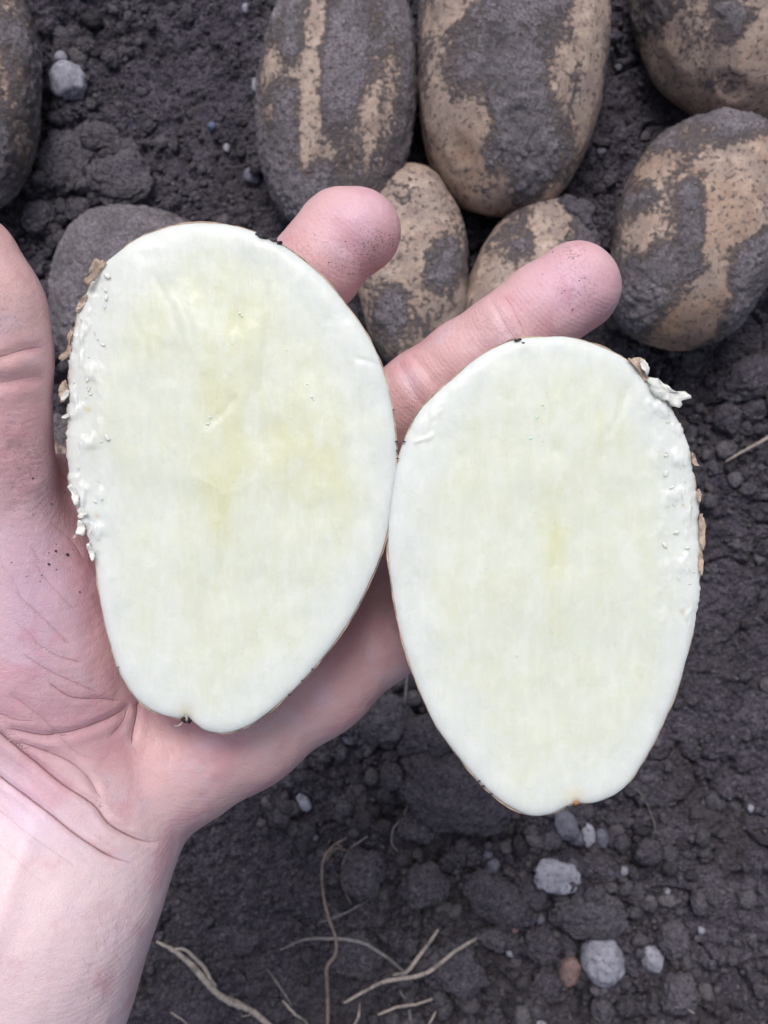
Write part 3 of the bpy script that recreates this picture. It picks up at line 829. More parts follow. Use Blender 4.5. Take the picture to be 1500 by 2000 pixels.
    # --- skin: the dome below, with a thin lip round the cut
    tt = np.concatenate([[0, 0], np.linspace(.0, 1, 60)[1:] ** 1.0 * np.pi / 2])
    sk = np.zeros((len(tt), n, 3))
    dn = rel / np.linalg.norm(rel, axis=1)[:, None]
    for i, t in enumerate(tt):
        k_ = math.cos(t) ** .9 if i > 1 else 1
        off_ = .00002 if i == 0 else .00030
        sk[i, :, :2] = rel * k_ + dn * (off_ if k_ > .05 else 0); sk[i, :, 2] = -.0013 - DEPTH * math.sin(t)
    lip = (.55 + .9 * vnoise(np.concatenate([op, np.zeros((n, 1))], 1), .05, seed)) * .0009
    sk[0, :, 2] = -.0022 ; sk[1, :, 2] = -.0021 + lip * .9
    sk[0, :, :2] = rel * .992; 
    f3 = sk.reshape(-1, 3); f3 = f3 + fbm(f3 + c[0], 200, 3, seed + 30)[:, None] * np.concatenate([f3[:, :2] / .04, np.zeros((len(f3), 1))], 1) * .0006
    q = grid_quads(n, len(tt), True)
    if area > 0: q = q[:, ::-1]
    else: q = q
    me = mesh_np('skin', f3, q)
    attr(me, 'crust', np.clip(fbm(f3, 60, 3, seed + 31) * 2 + .02 + (f3[:, 2] < -.01) * .1, 0, 1)); attr(me, 'warm', np.full(len(f3), .35))
    obj('skin', me, M_HALFSKIN, root)
    return root, c


def flake(root, c, pts_px, mat, name='peel_flake', thick=.0004, zoff=.0, curl=.0015, seed=0):
    """a torn scrap of peel: outline given by its real size, curled and with thickness"""
    o2 = spline(pts_px, 40); p3 = np.concatenate([o2, np.zeros((40, 1))], 1)
    cen = o2.mean(0); o2 = o2 + (o2 - cen) * (fbm(p3, .3, 2, seed) * .5)[:, None]
    s = K * (CAM_H - CUT); R = [0, .35, .7, 1.]
    top = []
    for t in R[1:]:
        q = cen + (o2 - cen) * t
        x = (q[:, 0] - 750) * s - c[0]; y = (1000 - q[:, 1]) * s - c[1]
        z = zoff + fbm(np.stack([q[:, 0], q[:, 1], 0 * x], 1), .05, 2, seed) * curl * 2 + curl * .3 * t
        top.append(np.stack([x, y, z], 1))
    top = np.array(top)
    x, y = (cen[0] - 750) * s - c[0], (1000 - cen[1]) * s - c[1]
    bot = top[::-1].copy(); bot[:, :, 2] -= thick
    rings = np.concatenate([top, bot]).reshape(-1, 3)
    co = np.concatenate([rings, [[x, y, top[0, :, 2].mean()], [x, y, top[0, :, 2].mean() - thick]]])
    q = grid_quads(40, 6, True); i = np.arange(40); j = (i + 1) % 40
    tr = np.concatenate([np.stack([np.full(40, 240), i, j], 1), np.stack([np.full(40, 241), 200 + j, 200 + i], 1)])
    me = mesh_np(name, co, q[:, ::-1], tr)
    return obj(name, me, mat, root)


ragL = lambda x, y: 1.1 * smooth(230, 165, x) * smooth(500, 560, y) * smooth(1120, 1040, y)
ragR = lambda x, y: .8 * smooth(1230, 1300, x) * smooth(690, 720, y) * smooth(1260, 1180, y) + .25 * smooth(900, 840, x) * smooth(900, 840, y)
hl, cl = half(LEFT, ragL, 61, (452, 930),
              [(470, 640, 60, 150, .8), (430, 760, 50, 120, .6), (600, 800, 70, 110, .8), (430, 900, 46, 120, .9), (640, 960, 90, 120, .7), (320, 600, 26, 90, .5), (440, 1040, 30, 120, .6), (290, 640, 40, 60, .4), (520, 930, 120, 80, .35), (380, 580, 20, 60, .4)],
              [(300, 540, 350, 650, 7, .7), (345, 590, 372, 680, 6, -.6), (250, 600, 300, 720, 8, .5), (520, 560, 508, 760, 10, .7), (478, 500, 462, 640, 12, 1.2), (405, 830, 455, 780, 8, 1.2), (430, 1000, 434, 1150, 12, 1.), (365, 560, 400, 720, 12, -1.0), (388, 934, 436, 964, 6, -.5), (436, 966, 488, 944, 6, -.5), (700, 700, 755, 718, 5, 1.4), (600, 1000, 610, 1060, 14, .6)],
              'left and larger cut potato half, pale wet flesh with yellow streaks, resting in the palm',
              [(362, 1404, 8, (.20, .13, .09), .95), (362, 1392, 18, (.62, .54, .36), .5), (172, 800, 7, (.62, .52, .26), .7), (190, 1008, 4, (.6, .4, .2), .6), (512, 459, 9, (.16, .13, .14), .8), (535, 468, 7, (.28, .22, .22), .6)], None)
hr, cR = half(RIGHT, ragR, 62, (1065, 1110),
              [(1085, 1080, 26, 60, .9), (1070, 900, 28, 190, .5), (1170, 830, 18, 60, .6), (1215, 850, 12, 50, .5), (880, 1140, 80, 60, .35), (960, 900, 60, 90, .3), (1090, 1180, 30, 130, .4), (1140, 930, 40, 100, .3)],
              [(1030, 690, 1085, 880, 11, 1.2), (1085, 880, 1085, 1100, 10, .9), (1040, 1016, 1098, 1044, 7, -.5), (1225, 760, 1185, 850, 8, 1.0), (1075, 1150, 1075, 1400, 16, .8), (812, 862, 845, 850, 3, -3.), (1130, 1500, 1160, 1460, 8, .8)],
              'right and narrower cut potato half with small orange stem scar, held by the hidden fingers',
              [(1125, 1566, 6, (.55, .27, .10), .9), (1122, 1556, 20, (.78, .68, .45), .55), (1130, 1572, 12, (.50, .38, .33), .5), (1332, 1194, 6, (.55, .46, .28), .7), (1336, 1058 - 70, 5, (.58, .52, .30), .5), (1010, 665, 5, (.25, .22, .2), .6)], None)
flake(hl, cl, [(206, 512), (190, 508), (183, 520), (180, 536), (166, 552), (172, 558), (185, 552), (196, 530)], M_PEEL, seed=1, curl=.002)
flake(hl, cl, [(170, 575), (158, 582), (150, 600), (149, 612), (156, 606), (166, 590)], M_PEEL, seed=2, curl=.001)
flake(hl, cl, [(140, 640), (134, 655), (130, 680), (118, 702), (124, 704), (136, 690), (142, 665)], M_PEEL, seed=3, curl=.002)
flake(hl, cl, [(124, 745), (117, 758), (116, 778), (124, 784), (134, 768), (132, 748)], M_PEEL, seed=4, curl=.001)
flake(hl, cl, [(133, 762), (120, 775), (121, 784), (128, 780), (136, 772)], M_PEELW, 'flesh_shred', seed=5, curl=.001)
flake(hl, cl, [(134, 808), (124, 812), (121, 817), (130, 818), (136, 814)], M_PEELW, 'flesh_shred', seed=6, curl=.001)
flake(hl, cl, [(150, 985), (138, 960), (134, 950), (140, 945), (150, 958), (158, 978)], M_PEELW, 'flesh_shred', seed=7, zoff=.0006)
flake(hl, cl, [(172, 1000), (156, 992), (154, 1000), (160, 1006), (170, 1008)], M_PEELW, 'flesh_shred', seed=8, zoff=.0008)
flake(hl, cl, [(165, 1046), (152, 1042), (152, 1028), (156, 1015), (164, 1022), (168, 1034)], M_PEELW, 'flesh_shred', seed=9, zoff=.0002)
flake(hl, cl, [(156, 1040), (148, 1044), (146, 1050), (152, 1048)], M_PEEL, seed=10)
flake(hl, cl, [(185, 1098), (176, 1082), (172, 1062), (178, 1064), (186, 1082)], M_PEELW, 'flesh_shred', seed=12, zoff=.0004)
flake(hr, cR, [(1230, 704), (1240, 698), (1256, 702), (1264, 714), (1266, 732), (1272, 744), (1262, 748), (1248, 728)], M_PEEL, seed=13, curl=.001)
flake(hr, cR, [(1248, 706), (1256, 706), (1264, 722), (1262, 734), (1252, 722)], M_PEELW, 'flesh_shred', seed=14, zoff=.0008)
flake(hr, cR, [(1268, 738), (1290, 746), (1306, 760), (1322, 768), (1334, 764), (1342, 775), (1332, 786), (1326, 794), (1312, 794), (1300, 784), (1284, 778), (1268, 760)], M_PEELW, 'flesh_shred', seed=15, zoff=.0006, curl=.0022)
flake(hr, cR, [(1350, 884), (1358, 890), (1360, 900), (1366, 910), (1358, 910), (1352, 902)], M_PEEL, seed=16)
flake(hr, cR, [(1362, 955), (1368, 958), (1370, 968), (1368, 980), (1362, 978)], M_PEEL, seed=17)
flake(hr, cR, [(1366, 1004), (1372, 1008), (1378, 1022), (1377, 1048), (1374, 1068), (1366, 1066), (1366, 1030)], M_PEEL, seed=18)
flake(hr, cR, [(1366, 1076), (1373, 1088), (1372, 1108), (1368, 1124), (1364, 1110)], M_PEEL, seed=19)


def slivers(root, c, spots, seed):
    """wet torn slivers standing on the rough cut"""
    r_ = np.random.default_rng(seed); V, F, off = [], [], 0
    for (px, py, L, wd, ang) in spots:
        v, f = rock(2, (L, wd, wd * .35), int(r_.integers(1, 900)), .5, .15)
        a = math.radians(ang); v = np.stack([v[:, 0] * math.cos(a) - v[:, 1] * math.sin(a), v[:, 0] * math.sin(a) + v[:, 1] * math.cos(a), v[:, 2]], 1)
        x, y, _ = P(px, py, CUT); V.append(v + (x - c[0], y - c[1], .0004)); F.append(f + off); off += len(v)
    obj('torn_slivers', mesh_np('torn_slivers', np.concatenate(V), tris=np.concatenate(F)), M_PEELW, root, kind='stuff')


sr = np.random.default_rng(3)
sl = [(210, 540, .0009, .0006, -40), (206, 568, .0005, .0003, -70), (208, 582, .0008, .0004, 80), (205, 600, .0005, .0002, 80), (202, 674, .0006, .0003, -20), (172, 742, .0007, .0003, 60), (175, 760, .0008, .0002, 70), (178, 770, .0005, .0003, 40), (210, 855, .001, .0005, -50), (186, 980, .0005, .0002, -40), (190, 1075, .0005, .0002, 20), (160, 1008, .001, .0006, 10)]
for k in range(18):
    y = sr.uniform(560, 1060); sl.append((sr.uniform(140, 200) + (20 if y > 960 else 0), y, sr.uniform(.0002, .0005), sr.uniform(.0001, .0002), sr.uniform(20, 100)))
slivers(hl, cl, sl, 1)
sl = [(1300, 925, .0008, .0004, 60), (1312, 952, .0006, .0003, 30), (1298, 1065, .0009, .0004, -50), (1320, 1040, .0007, .0004, 20), (1342, 1070, .0006, .0003, -10), (1300, 890, .0006, .0003, 30), (1325, 1130, .0006, .0003, -70)]
for k in range(16):
    y = sr.uniform(790, 1160); sl.append((sr.uniform(1285, 1335) + (20 if y > 900 else -8), y, sr.uniform(.0002, .0006), sr.uniform(.0001, .0002), sr.uniform(-80, 40)))
slivers(hr, cR, sl, 2)

m = Mat('potato_juice'); m.set(Base_Color=(.82, .86, .78, 1), Roughness=.05, IOR=1.45); M_JUICE = m.m
m.b.inputs['Subsurface Weight'].default_value = .5; m.b.inputs['Subsurface Scale'].default_value = .002


def beads(root, c, spots):
    V, F, off = [], [], 0
    for (px, py, r_) in spots:
        v, f = rock(2, (r_ * .6, r_ * .42, r_ * .18), int(px) % 60 + 3, .6, .1); x, y, _ = P(px, py, CUT)
        V.append(v + (x - c[0], y - c[1], .0002)); F.append(f + off); off += len(v)
    obj('juice_droplets', mesh_np('juice_droplets', np.concatenate(V), tris=np.concatenate(F)), M_JUICE, root, kind='stuff')


bl = [(468, 612, .0007), (472, 617, .0005), (440, 680, .0005), (447, 676, .0004), (456, 673, .0004), (465, 670, .0004), (474, 668, .0005), (486, 666, .0007), (491, 671, .0005), (411, 815, .0006), (406, 828, .0007), (404, 836, .0004), (420, 688, .0003), (560, 683, .0004), (609, 775, .0006), (600, 750, .0004), (612, 780, .0004), (455, 940, .0004), (425, 965, .0003), (470, 962, .0003), (579, 702, .0003), (430, 878, .0003), (330, 760, .0003)]
beads(hl, cl, bl)
beads(hr, cR, [(1048, 815, .0007), (1046, 822, .0004), (1036, 856, .0009), (1060, 862, .0004), (1060, 790, .0005), (1064, 796, .0004), (1068, 765, .0003), (1014, 968, .0003), (950, 1110, .0004), (1130, 905, .0003), (1010, 1280, .0004), (1085, 1020, .0003)])
# dried stolon ends in the stem scar
def bits(root, c, name, path, wd, mat, z=.0008):
    p2 = spline(path, 14, closed=False); pr = np.array([[P(a, b, CUT)[0] - c[0], P(a, b, CUT)[1] - c[1], z - .0004 + .0012 * math.sin(i / 13 * 3)] for i, (a, b) in enumerate(p2)])
    return obj(name, tube_mesh(name, pr, [wd * .6, wd, wd * .4], 6), mat, root)


bits(hl, cl, 'stem_fibre', [(358, 1408), (352, 1416), (345, 1419), (337, 1418)], .00022, M_STRAW, -.001)
bits(hl, cl, 'stem_fibre', [(362, 1396), (367, 1400), (366, 1410)], .00030, M_STRAW, .0006)
bits(hl, cl, 'stem_fibre', [(232, 1303), (225, 1306), (228, 1303)], .00015, M_STRAW, -.001)
v, f = rock(3, (.0014, .0010, .0010), 909, .6, .3)
obj('stem_scar', mesh_np('stem_scar', v, tris=f), M_DIRT, hl, (P(364, 1407, CUT)[0] - cl[0], P(364, 1407, CUT)[1] - cl[1], -.0014))
v, f = rock(3, (.0009, .0007, .0008), 911, .6, .3)
obj('stem_scar', mesh_np('stem_scar', v, tris=f), plain_mat('orange_scar', (.42, .20, .08), .8, 900, .4), hr, (P(1126, 1569, CUT)[0] - cR[0], P(1126, 1569, CUT)[1] - cR[1], -.0010))
# a crust of soil on the rim
for nm, (rt, cc, spots) in {'L': (hl, cl, [(512, 458, .0016), (519, 461, .0011), (534, 467, .0009), (504, 455, .0008), (546, 473, .0008), (776, 880, .0004), (777, 895, .0003), (769, 800, .0003), (775, 862, .0004), (565, 1345 + 13, .0004), (610, 1308, .0004), (590, 1330, .0003)]),
                            'R': (hr, cR, [(1009, 664, .0006), (1016, 662, .0005), (1023, 669, .0004), (936, 1527, .0004), (945, 1537, .0005), (789, 862, .0004), (1140, 1573, .0005), (1110, 1578, .0004), (960, 1552, .0004)])}.items():
    V, F, off = [], [], 0
    for k, (px, py, r_) in enumerate(spots):
        v, f = rock(2, (r_, r_ * .6, r_ * .6), k + 40, .6, .2); x, y, _ = P(px, py, CUT)
        V.append(v + (x - cc[0], y - cc[1], -.0006)); F.append(f + off); off += len(v)
    obj('rim_dirt', mesh_np('rim_dirt', np.concatenate(V), tris=np.concatenate(F)), M_CLOD, rt, kind='stuff')

# ------------------------------------------------------------------ the hand: one skin grown from a blended body field
h = .00125
lo = np.array([-.262, -.30, .16]); hi = np.array([.088, .115, .275])
dims = np.ceil((hi - lo) / h).astype(int) + 1
axs = [lo[k] + h * np.arange(dims[k]) for k in range(3)]
D = np.full(dims, .05, np.float32)


def smin(a, b, k):
    hh = np.clip(.5 + .5 * (b - a) / k, 0, 1); return b + (a - b) * hh - k * hh * (1 - hh)


def cone(a, b, ra, rb, k=.006, sz=1.0):
    """round cone between two places (px,py,z); sz<1 flattens it in height"""
    a = np.array(P(*a)); b = np.array(P(*b)); rm = max(ra, rb) + k + .006
    l_ = np.minimum(a, b) - rm; h_ = np.maximum(a, b) + rm
    i0 = np.clip(((l_ - lo) / h).astype(int), 0, dims - 1); i1 = np.clip(((h_ - lo) / h).astype(int) + 2, 1, dims)
    sl_ = tuple(slice(x, y) for x, y in zip(i0, i1))
    X = axs[0][sl_[0]][:, None, None].astype(np.float32) - a[0]; Y = axs[1][sl_[1]][None, :, None].astype(np.float32) - a[1]; Z = axs[2][sl_[2]][None, None].astype(np.float32) - a[2]
    ba = b - a; L2 = max(ba @ ba, 1e-12)
    t = np.clip((X * ba[0] + Y * ba[1] + Z * ba[2]) / L2, 0, 1)
    d = np.sqrt((X - t * ba[0]) ** 2 + (Y - t * ba[1]) ** 2 + ((Z - t * ba[2]) / sz) ** 2) - (ra + (rb - ra) * t)
    D[sl_] = smin(D[sl_], d, k)


def chain(nodes, k=.006, sz=1.0):
    for p, q in zip(nodes[:-1], nodes[1:]): cone(p[:3], q[:3], p[3], q[3], k, sz)


# forearm (two bones' worth of bulk), wrist
chain([(215, 1612, .214, .0170), (165, 1700, .218, .0185), (75, 1930, .222, .0205), (-60, 2260, .226, .0240), (-330, 2900, .232, .0300)], .010)
chain([(40, 1540, .218, .0170), (-20, 1700, .222, .0200), (-130, 1960, .226, .0220), (-260, 2260, .230, .0255), (-560, 2850, .236, .0310)], .022)
chain([(130, 1590, .219, .0160), (60, 1800, .226, .0190), (-90, 2120, .231, .022)], .016)
# metacarpal bulk
chain([(130, 1520, .206, .0175), (250, 1240, .200, .0150), (345, 880, .201, .0125)], .014)
chain([(180, 1540, .204, .0175), (420, 1200, .193, .0145), (585, 945, .193, .0120)], .014)
chain([(230, 1540, .203, .0165), (520, 1270, .195, .0140), (740, 1045, .190, .0115)], .014)
# hypothenar: the fleshy outer edge of the palm
chain([(262, 1512, .2050, .0165), (345, 1478, .2050, .0178), (470, 1412, .2045, .0172), (612, 1320, .2000, .0160), (732, 1228, .1940, .0145), (868, 1120, .189, .0115)], .0045)
# thenar and thumb
chain([(95, 1440, .220, .0170), (30, 1290, .223, .0205), (-15, 1130, .226, .0190), (-34, 960, .232, .0158)], .012)
chain([(60, 1460, .216, .0150), (110, 1330, .216, .0150), (90, 1150, .218, .0140)], .012)
chain([(-34, 1000, .230, .0155), (-40, 880, .236, .0140), (-30, 780, .239, .0137)], .007)
chain([(-30, 800, .239, .0134), (-27, 690, .241, .0137), (-36, 600, .243, .0131), (-58, 508, .245, .0106)], .004)
# web between thumb and index
chain([(20, 985, .216, .0105), (110, 985, .211, .0095), (300, 920, .204, .0100)], .010, 1.0)
# index
chain([(345, 880, .201, .0125), (440, 700, .207, .0118), (540, 590, .2115, .0114), (620, 520, .2125, .0112), (666, 456, .2120, .0108)], .004)
cone((664, 455, .2115), (700, 452, .2125), .0106, .0110, .003)
cone((648, 548, .203), (655, 552, .203), .0052, .0052, .004)
# middle
chain([(585, 945, .193, .0120), (700, 858, .1985, .0114), (826, 768, .2035, .0113)], .004)
chain([(826, 768, .2035, .0111), (905, 710, .2070, .0108), (985, 655, .2100, .0105)], .003)
chain([(985, 655, .2100, .0104), (1060, 604, .2105, .0112), (1124, 562, .2105, .0117)], .003)
# ring and little finger, hidden under the right half
chain([(740, 1045, .195, .0115), (850, 968, .1935, .0105), (965, 905, .193, .0102), (1075, 865, .195, .0098), (1150, 845, .198, .0092)], .004)
chain([(868, 1120, .193, .0110), (960, 1065, .191, .0095), (1060, 1030, .191, .0090), (1150, 1020, .194, .0084)], .004)

# press the potato halves into it: never overlap them
for rt, ptsx, cc in ((hl, LEFT, cl), (hr, RIGHT, cR)):
    o2 = spline(ptsx, 400); s = K * (CAM_H - CUT); ow = np.stack([(o2[:, 0] - 750) * s, (1000 - o2[:, 1]) * s], 1) - cc
    th = np.arctan2(ow[:, 1], ow[:, 0]); o_ = np.argsort(th); rr = np.linalg.norm(ow, axis=1)[o_]; th = th[o_]
    X = (axs[0] - cc[0])[:, None]; Y = (axs[1] - cc[1])[None]
    TH = np.arctan2(Y, X); RR = np.interp(TH, th, rr, period=2 * np.pi)
    rho = np.sqrt(X * X + Y * Y) / (RR + .0006)
    zb = np.where(rho < 1, CUT - .0013 - (DEPTH + .0004) * np.sqrt(np.clip(1 - rho ** 2.1, 0, 1)), 1.)
    below = np.abs(rho - 1) * RR
    Z = axs[2][None, None]
    dz = (Z - zb[:, :, None])                       # >0 inside the potato
    # approximate distance: shrink steep parts
    steep = np.sqrt(1 + np.clip(rho / np.sqrt(np.clip(1 - rho ** 2, .01, 1)) * DEPTH / .045, 0, 6) ** 2)[:, :, None]
    cut = np.where(rho[:, :, None] < 1, dz / steep, -below[:, :, None])
    D = np.maximum(D, cut.astype(np.float32))


def surface_nets(F_, lo_, h_):
    sg = F_ < 0
    c = np.zeros(tuple(np.array(F_.shape) - 1), np.int8)
    for a in (0, 1):
        for b in (0, 1):
            for d in (0, 1):
                c += sg[a:F_.shape[0] - 1 + a, b:F_.shape[1] - 1 + b, d:F_.shape[2] - 1 + d]
    act = (c > 0) & (c < 8); idx = np.full(c.shape, -1, np.int64); I = np.argwhere(act); idx[act] = np.arange(len(I))
    acc = np.zeros((len(I), 3)); cnt = np.zeros(len(I))
    cor = [(a, b, d) for a in (0, 1) for b in (0, 1) for d in (0, 1)]
    val = {k_: F_[I[:, 0] + k_[0], I[:, 1] + k_[1], I[:, 2] + k_[2]].astype(float) for k_ in cor}
    for p in cor:
        for ax in range(3):
            if p[ax]: continue
            q = list(p); q[ax] = 1; q = tuple(q); v0, v1 = val[p], val[q]; m_ = (v0 < 0) != (v1 < 0)
            t = np.where(m_, v0 / np.where(m_, v0 - v1, 1), 0); pt = np.tile(np.array(p, float), (len(I), 1)); pt[:, ax] += t
            acc[m_] += pt[m_]; cnt[m_] += 1
    co = lo_ + h_ * (I + acc / cnt[:, None])
    Q = []
    for ax in range(3):
        sl0 = [slice(None)] * 3; sl1 = [slice(None)] * 3; sl0[ax] = slice(0, -1); sl1[ax] = slice(1, None)
        a0, a1 = sg[tuple(sl0)], sg[tuple(sl1)]; E = np.argwhere(a0 != a1); o1, o2_ = (ax + 1) % 3, (ax + 2) % 3
        E = E[(E[:, o1] > 0) & (E[:, o2_] > 0) & (E[:, o1] < c.shape[o1]) & (E[:, o2_] < c.shape[o2_])]
        flip = a0[E[:, 0], E[:, 1], E[:, 2]]
        def g(d1, d2):
            T = E.copy(); T[:, o1] -= d1; T[:, o2_] -= d2; return idx[T[:, 0], T[:, 1], T[:, 2]]
        q = np.stack([g(1, 1), g(0, 1), g(0, 0), g(1, 0)], 1)
        q[~flip] = q[~flip][:, ::-1]; Q.append(q)
    return co, np.concatenate(Q)


co, Q = surface_nets(D, lo, h)
ed = np.concatenate([Q[:, [0, 1]], Q[:, [1, 2]], Q[:, [2, 3]], Q[:, [3, 0]]])
for it in range(6):
    acc = np.stack([np.bincount(ed[:, 0], co[ed[:, 1], k], len(co)) for k in range(3)], 1); n_ = np.bincount(ed[:, 0], minlength=len(co))
    co = co + (.5 if it % 2 == 0 else -.42) * (acc / np.maximum(n_, 1)[:, None] - co) if it < 4 else co + .4 * (acc / np.maximum(n_, 1)[:, None] - co)
me = mesh_np('hand_base', co, Q)
tmp = bpy.data.objects.new('hand_base', me); COL.objects.link(tmp)
md = tmp.modifiers.new('s', 'SUBSURF'); md.levels = 1; md.render_levels = 1
dg = bpy.context.evaluated_depsgraph_get()
me2 = bpy.data.meshes.new_from_object(tmp.evaluated_get(dg)); me2.name = 'person'
bpy.data.objects.remove(tmp); bpy.data.meshes.remove(me)
nv_ = len(me2.vertices)
co = np.empty(nv_ * 3, np.float32); me2.vertices.foreach_get('co', co); co = co.reshape(-1, 3).astype(float)
no = np.empty(nv_ * 3, np.float32); me2.vertex_normals.foreach_get('vector', no); no = no.reshape(-1, 3)
pp = to_px(co); up = smooth(-.05, .35, no[:, 2])
disp = np.zeros(nv_); line = np.zeros(nv_); cdist = np.full(nv_, 9.); camp = np.zeros(nv_)


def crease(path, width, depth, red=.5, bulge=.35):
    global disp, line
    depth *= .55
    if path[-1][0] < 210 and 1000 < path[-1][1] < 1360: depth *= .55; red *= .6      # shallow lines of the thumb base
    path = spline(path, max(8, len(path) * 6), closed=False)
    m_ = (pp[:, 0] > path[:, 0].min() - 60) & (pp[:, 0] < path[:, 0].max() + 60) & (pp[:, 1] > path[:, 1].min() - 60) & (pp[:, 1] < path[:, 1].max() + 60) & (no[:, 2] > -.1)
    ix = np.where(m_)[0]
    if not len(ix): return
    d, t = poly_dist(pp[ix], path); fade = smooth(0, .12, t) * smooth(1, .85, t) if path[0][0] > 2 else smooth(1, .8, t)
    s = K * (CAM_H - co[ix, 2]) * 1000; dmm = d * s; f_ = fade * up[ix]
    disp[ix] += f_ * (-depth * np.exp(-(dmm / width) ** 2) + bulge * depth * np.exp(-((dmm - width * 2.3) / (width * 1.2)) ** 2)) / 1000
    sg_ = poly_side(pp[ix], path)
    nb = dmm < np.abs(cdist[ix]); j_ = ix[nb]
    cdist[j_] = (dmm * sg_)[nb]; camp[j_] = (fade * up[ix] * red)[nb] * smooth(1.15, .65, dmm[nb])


# wrist folds
crease([(-40, 1405), (0, 1435), (60, 1482), (120, 1530), (185, 1572), (215, 1608), (255, 1632), (290, 1644), (330, 1640)], .75, 1.5, .9)
crease([(-40, 1480), (0, 1518), (50, 1555), (100, 1592), (150, 1630), (215, 1670), (275, 1692)], .65, 1.1, .85)
crease([(20, 1442), (90, 1468), (140, 1490), (175, 1520), (192, 1548), (205, 1566)], .8, 1.0, .45)
crease([(0, 1585), (60, 1632), (130, 1680), (170, 1705)], 1.0, .4, .15)
crease([(0, 1650), (60, 1705), (110, 1745)], 1.2, .3, .1)
# palm lines
crease([(5, 1418), (40, 1428), (90, 1437), (140, 1430), (190, 1414), (235, 1392), (262, 1365)], .9, 1.0, .5)
crease([(10, 1350), (80, 1400), (150, 1470), (200, 1483)], .9, .45, .2)
crease([(272, 1365), (268, 1400), (262, 1428), (258, 1455)], .8, .8, .75)
crease([(255, 1375), (240, 1410), (215, 1440)], .8, .45, .3)
crease([(30, 1155), (70, 1195), (110, 1232), (150, 1268)], .7, .5, .45)
crease([(60, 1180), (100, 1222), (140, 1265)], .6, .35, .35)
crease([(62, 1090), (90, 1130), (125, 1170), (155, 1200)], .6, .35, .3)
crease([(62, 1250), (110, 1280), (165, 1296)], .6, .4, .5)
crease([(40, 1275), (95, 1310), (150, 1335), (200, 1356)], .6, .4, .45)
crease([(90, 1330), (140, 1362), (200, 1365), (245, 1370)], .6, .4, .4)
crease([(100, 1020), (140, 1055), (165, 1095)], .6, .4, .3)
crease([(30, 1215), (60, 1240), (90, 1275)], .6, .3, .3)
crease([(60, 1065), (85, 1105)], .6, .3, .3)
crease([(0, 1100), (30, 1140), (50, 1190)], .7, .3, .2)
crease([(0, 1395), (30, 1405), (70, 1408)], .8, .3, .2)
crease([(335, 1460), (325, 1500)], 1.2, .5, .05)
crease([(395, 1520), (402, 1500), (420, 1480)], 1.2, .3, .02)
# thumb folds
crease([(-60, 706), (0, 698), (40, 686), (75, 679), (95, 682)], 1.0, .8, .35)
crease([(-40, 752), (20, 746), (60, 738), (100, 738)], 1.3, 1.2, .15)
crease([(10, 870), (40, 885), (60, 915), (70, 950)], 1.8, .7, .05)
crease([(25, 940), (30, 980), (24, 1010)], 1.6, .5, .05)
# middle finger folds
crease([(955, 578), (972, 605), (990, 640), (1012, 672), (1020, 700)], .9, .40, .22)
crease([(980, 575), (1000, 600), (1015, 632), (1030, 665)], .8, .22, .2)
crease([(776, 700), (790, 730), (812, 770), (840, 810)], 1.0, .45, .12)
crease([(800, 690), (830, 722), (852, 760)], .9, .45, .10)
# general softness of flesh, fingerprint-scale unevenness
disp += up * (fbm(co, 60, 3, 5) * .0010 + fbm(co, 240, 3, 6) * .00030)
# tendons on the wrist
tn = np.exp(-(poly_dist(pp, np.array([[60, 1620], [-60, 1960]], float))[0] / 26) ** 2) * smooth(1560, 1660, pp[:, 1])
disp += up * tn * .0010
co = co + no * disp[:, None]
me2.vertices.foreach_set('co', co.astype(np.float32).ravel()); me2.update()
me2.polygons.foreach_set('use_smooth', np.full(len(me2.polygons), True))
# colour of the skin itself
tone = np.tile(np.array([.73, .455, .465]), (nv_, 1))
def paint(cx, cy, rx, ry, colr, amt, rot=0):
    global tone
    c_, s_ = math.cos(math.radians(rot)), math.sin(math.radians(rot)); dx, dy = pp[:, 0] - cx, pp[:, 1] - cy
    k_ = (amt * np.exp(-((dx * c_ + dy * s_) / rx) ** 2 - ((-dx * s_ + dy * c_) / ry) ** 2))[:, None]
    tone = tone * (1 - k_) + np.array(colr)[None] * k_
arm = smooth(1400, 1700, pp[:, 1] + .55 * pp[:, 0] * 0 - (pp[:, 0] - 150) * .35)[:, None]
tone = tone * (1 - arm) + np.array([.84, .645, .675])[None] * arm
paint(60, 1180, 110, 200, (.66, .48, .64), .6)
paint(40, 1560, 120, 60, (.74, .56, .72), .5, 35)
paint(130, 1400, 120, 70, (.66, .36, .42), .55)
paint(200, 1150, 70, 120, (.70, .40, .46), .5)
paint(500, 1480, 220, 70, (.68, .47, .46), .6, -35)
paint(700, 430, 80, 60, (.76, .48, .58), .75, -40)
paint(1110, 560, 90, 70, (.76, .48, .62), .7, -33)
paint(960, 680, 90, 60, (.68, .45, .50), .4, -33)
paint(20, 560, 70, 120, (.80, .52, .50), .6)
paint(40, 800, 60, 120, (.74, .43, .44), .5)
paint(805, 745, 30, 22, (.78, .62, .74), .5, 60)
paint(990, 640, 16, 34, (.80, .60, .66), .5, -33)
tone += (fbm(co, 45, 3, 88) * .10)[:, None] * np.array([.6, 1, .9])
attr(me2, 'tone', np.clip(tone, 0, 1)); attr(me2, 'crease_distance', np.clip(cdist, -3, 3)); attr(me2, 'crease_strength', np.clip(camp, 0, 1))
gr = np.zeros(nv_)
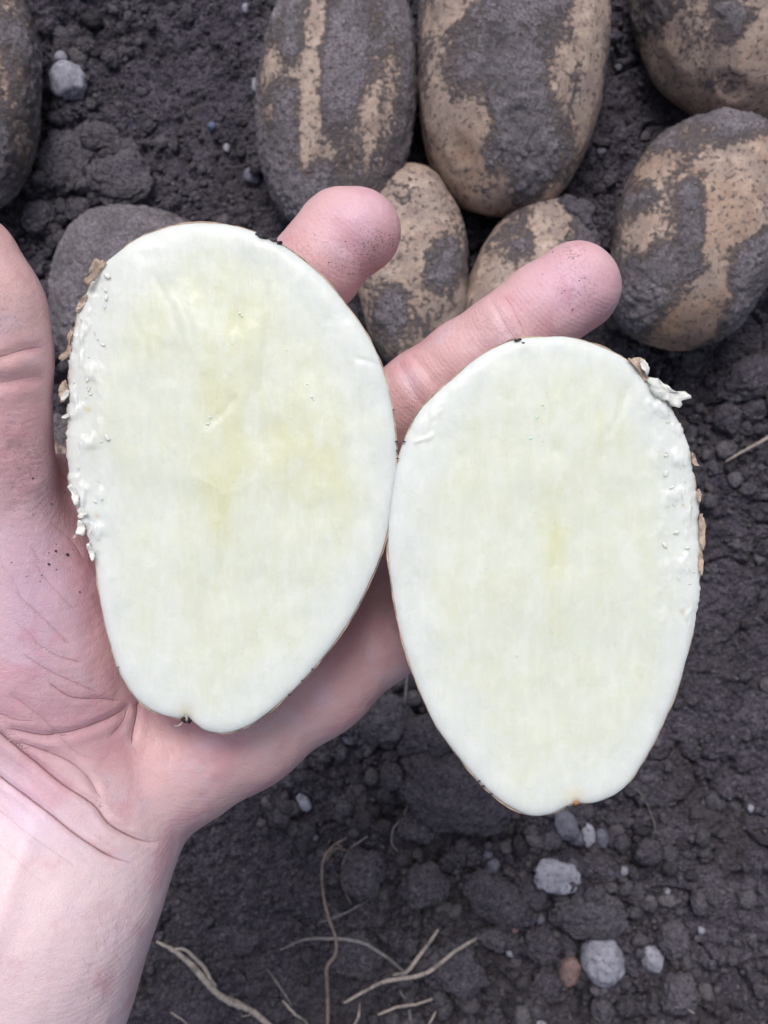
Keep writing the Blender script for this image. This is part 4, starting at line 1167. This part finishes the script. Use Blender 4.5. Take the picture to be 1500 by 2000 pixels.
for (cx, cy, rx, ry, a) in ((735, 470, 34, 26, 1.2), (690, 520, 90, 40, .5), (1130, 560, 60, 60, .5), (1118, 495, 26, 16, .8), (10, 600, 40, 60, .35), (60, 905, 70, 60, .55), (110, 1085, 30, 20, .6), (930, 640, 120, 50, .35), (0, 760, 120, 120, .2), (600, 480, 50, 30, .4), (80, 1000, 60, 40, .35), (820, 800, 60, 60, .3)):
    gr += a * np.exp(-((pp[:, 0] - cx) / rx) ** 2 - ((pp[:, 1] - cy) / ry) ** 2)
attr(me2, 'grime', np.clip(gr, 0, 1))
me2.materials.clear(); me2.materials.append(M_SKIN)
person = obj('person', me2, M_SKIN, label='bare left hand and forearm, palm up, holding two cut potato halves over the soil', category='person')

# nearest skin point under a photograph position (for grains and hairs that sit on the skin)
up_ix = np.where(no[:, 2] > .15)[0]; up_pp = to_px(co[up_ix])


def on_skin(px, py):
    d = (up_pp[:, 0] - px) ** 2 + (up_pp[:, 1] - py) ** 2
    c_ = np.where(d < 64)[0]
    if not len(c_): return None
    j = c_[np.argmax(co[up_ix[c_], 2])]; return co[up_ix[j]]


V, F, off = [], [], 0
gs = [(116, 1073, .0004), (103, 1078, .0002), (138, 1080, .0005), (150, 1073, .0002), (100, 1098, .0004), (118, 1112, .0002), (72, 934, .0003), (106, 982, .0003), (162, 1160, .0003)]
for k in range(70):
    cx, cy, rx, ry = ((735, 475, 26, 16), (1115, 570, 60, 50), (690, 500, 60, 30), (90, 1060, 50, 60), (720, 540, 26, 6))[k % 5]
    gs.append((sr.normal(cx, rx), sr.normal(cy, ry), sr.uniform(.00008, .00022)))
for (px, py, r_) in gs:
    b = on_skin(px, py)
    if b is None: continue
    v, f = rock(1, (r_, r_ * .8, r_ * .6), int(px) % 50, .6, .1); V.append(v + b + (0, 0, r_ * .3)); F.append(f + off); off += len(v)
obj('dirt_grains', mesh_np('dirt_grains', np.concatenate(V), tris=np.concatenate(F)), M_DIRT, person, kind='stuff')
# fine hairs on the forearm edge
V, F, off = [], [], 0
for k in range(26):
    px, py = sr.normal(232, 18), sr.uniform(1800, 1960); px -= (py - 1800) * .30
    a = sr.uniform(-2.6, -.6); L = sr.uniform(14, 34); bend = sr.uniform(-1.6, 1.6); n = 8; pth = []
    for i in range(n):
        t = i / (n - 1); px += math.cos(a + bend * t) * L / n; py -= math.sin(a + bend * t) * L / n * -1
        b = on_skin(px, py)
        if b is None: break
        pth.append(b + np.array([0, 0, .00015 + .0006 * math.sin(t * 3.1)]))
    if len(pth) < 6: continue
    path = np.array(pth); ker = np.array([.25, .5, .25]); path[1:-1] = .25 * path[:-2] + .5 * path[1:-1] + .25 * path[2:]
    T = np.gradient(path, axis=0); T /= np.maximum(np.linalg.norm(T, axis=1), 1e-9)[:, None]; A = np.cross(T, (0, 0, 1.)); B = np.cross(A, T)
    th = np.array([0, 2.09, 4.19]); cc_ = (path[:, None] + .00003 * (A[:, None] * np.cos(th)[None, :, None] + B[:, None] * np.sin(th)[None, :, None])).reshape(-1, 3)
    V.append(cc_); F.append(grid_quads(3, len(path), True) + off); off += len(cc_)
if V: obj('arm_hair', mesh_np('arm_hair', np.concatenate(V), np.concatenate(F)), plain_mat('arm_hair', (.55, .38, .33), .6), person, kind='stuff')

print('TRIS', sum(len(o.data.loop_triangles) or (len(o.data.loops) - 2 * len(o.data.polygons)) for o in S.objects if o.type == 'MESH'), 'hand', len(me2.polygons) * 2)
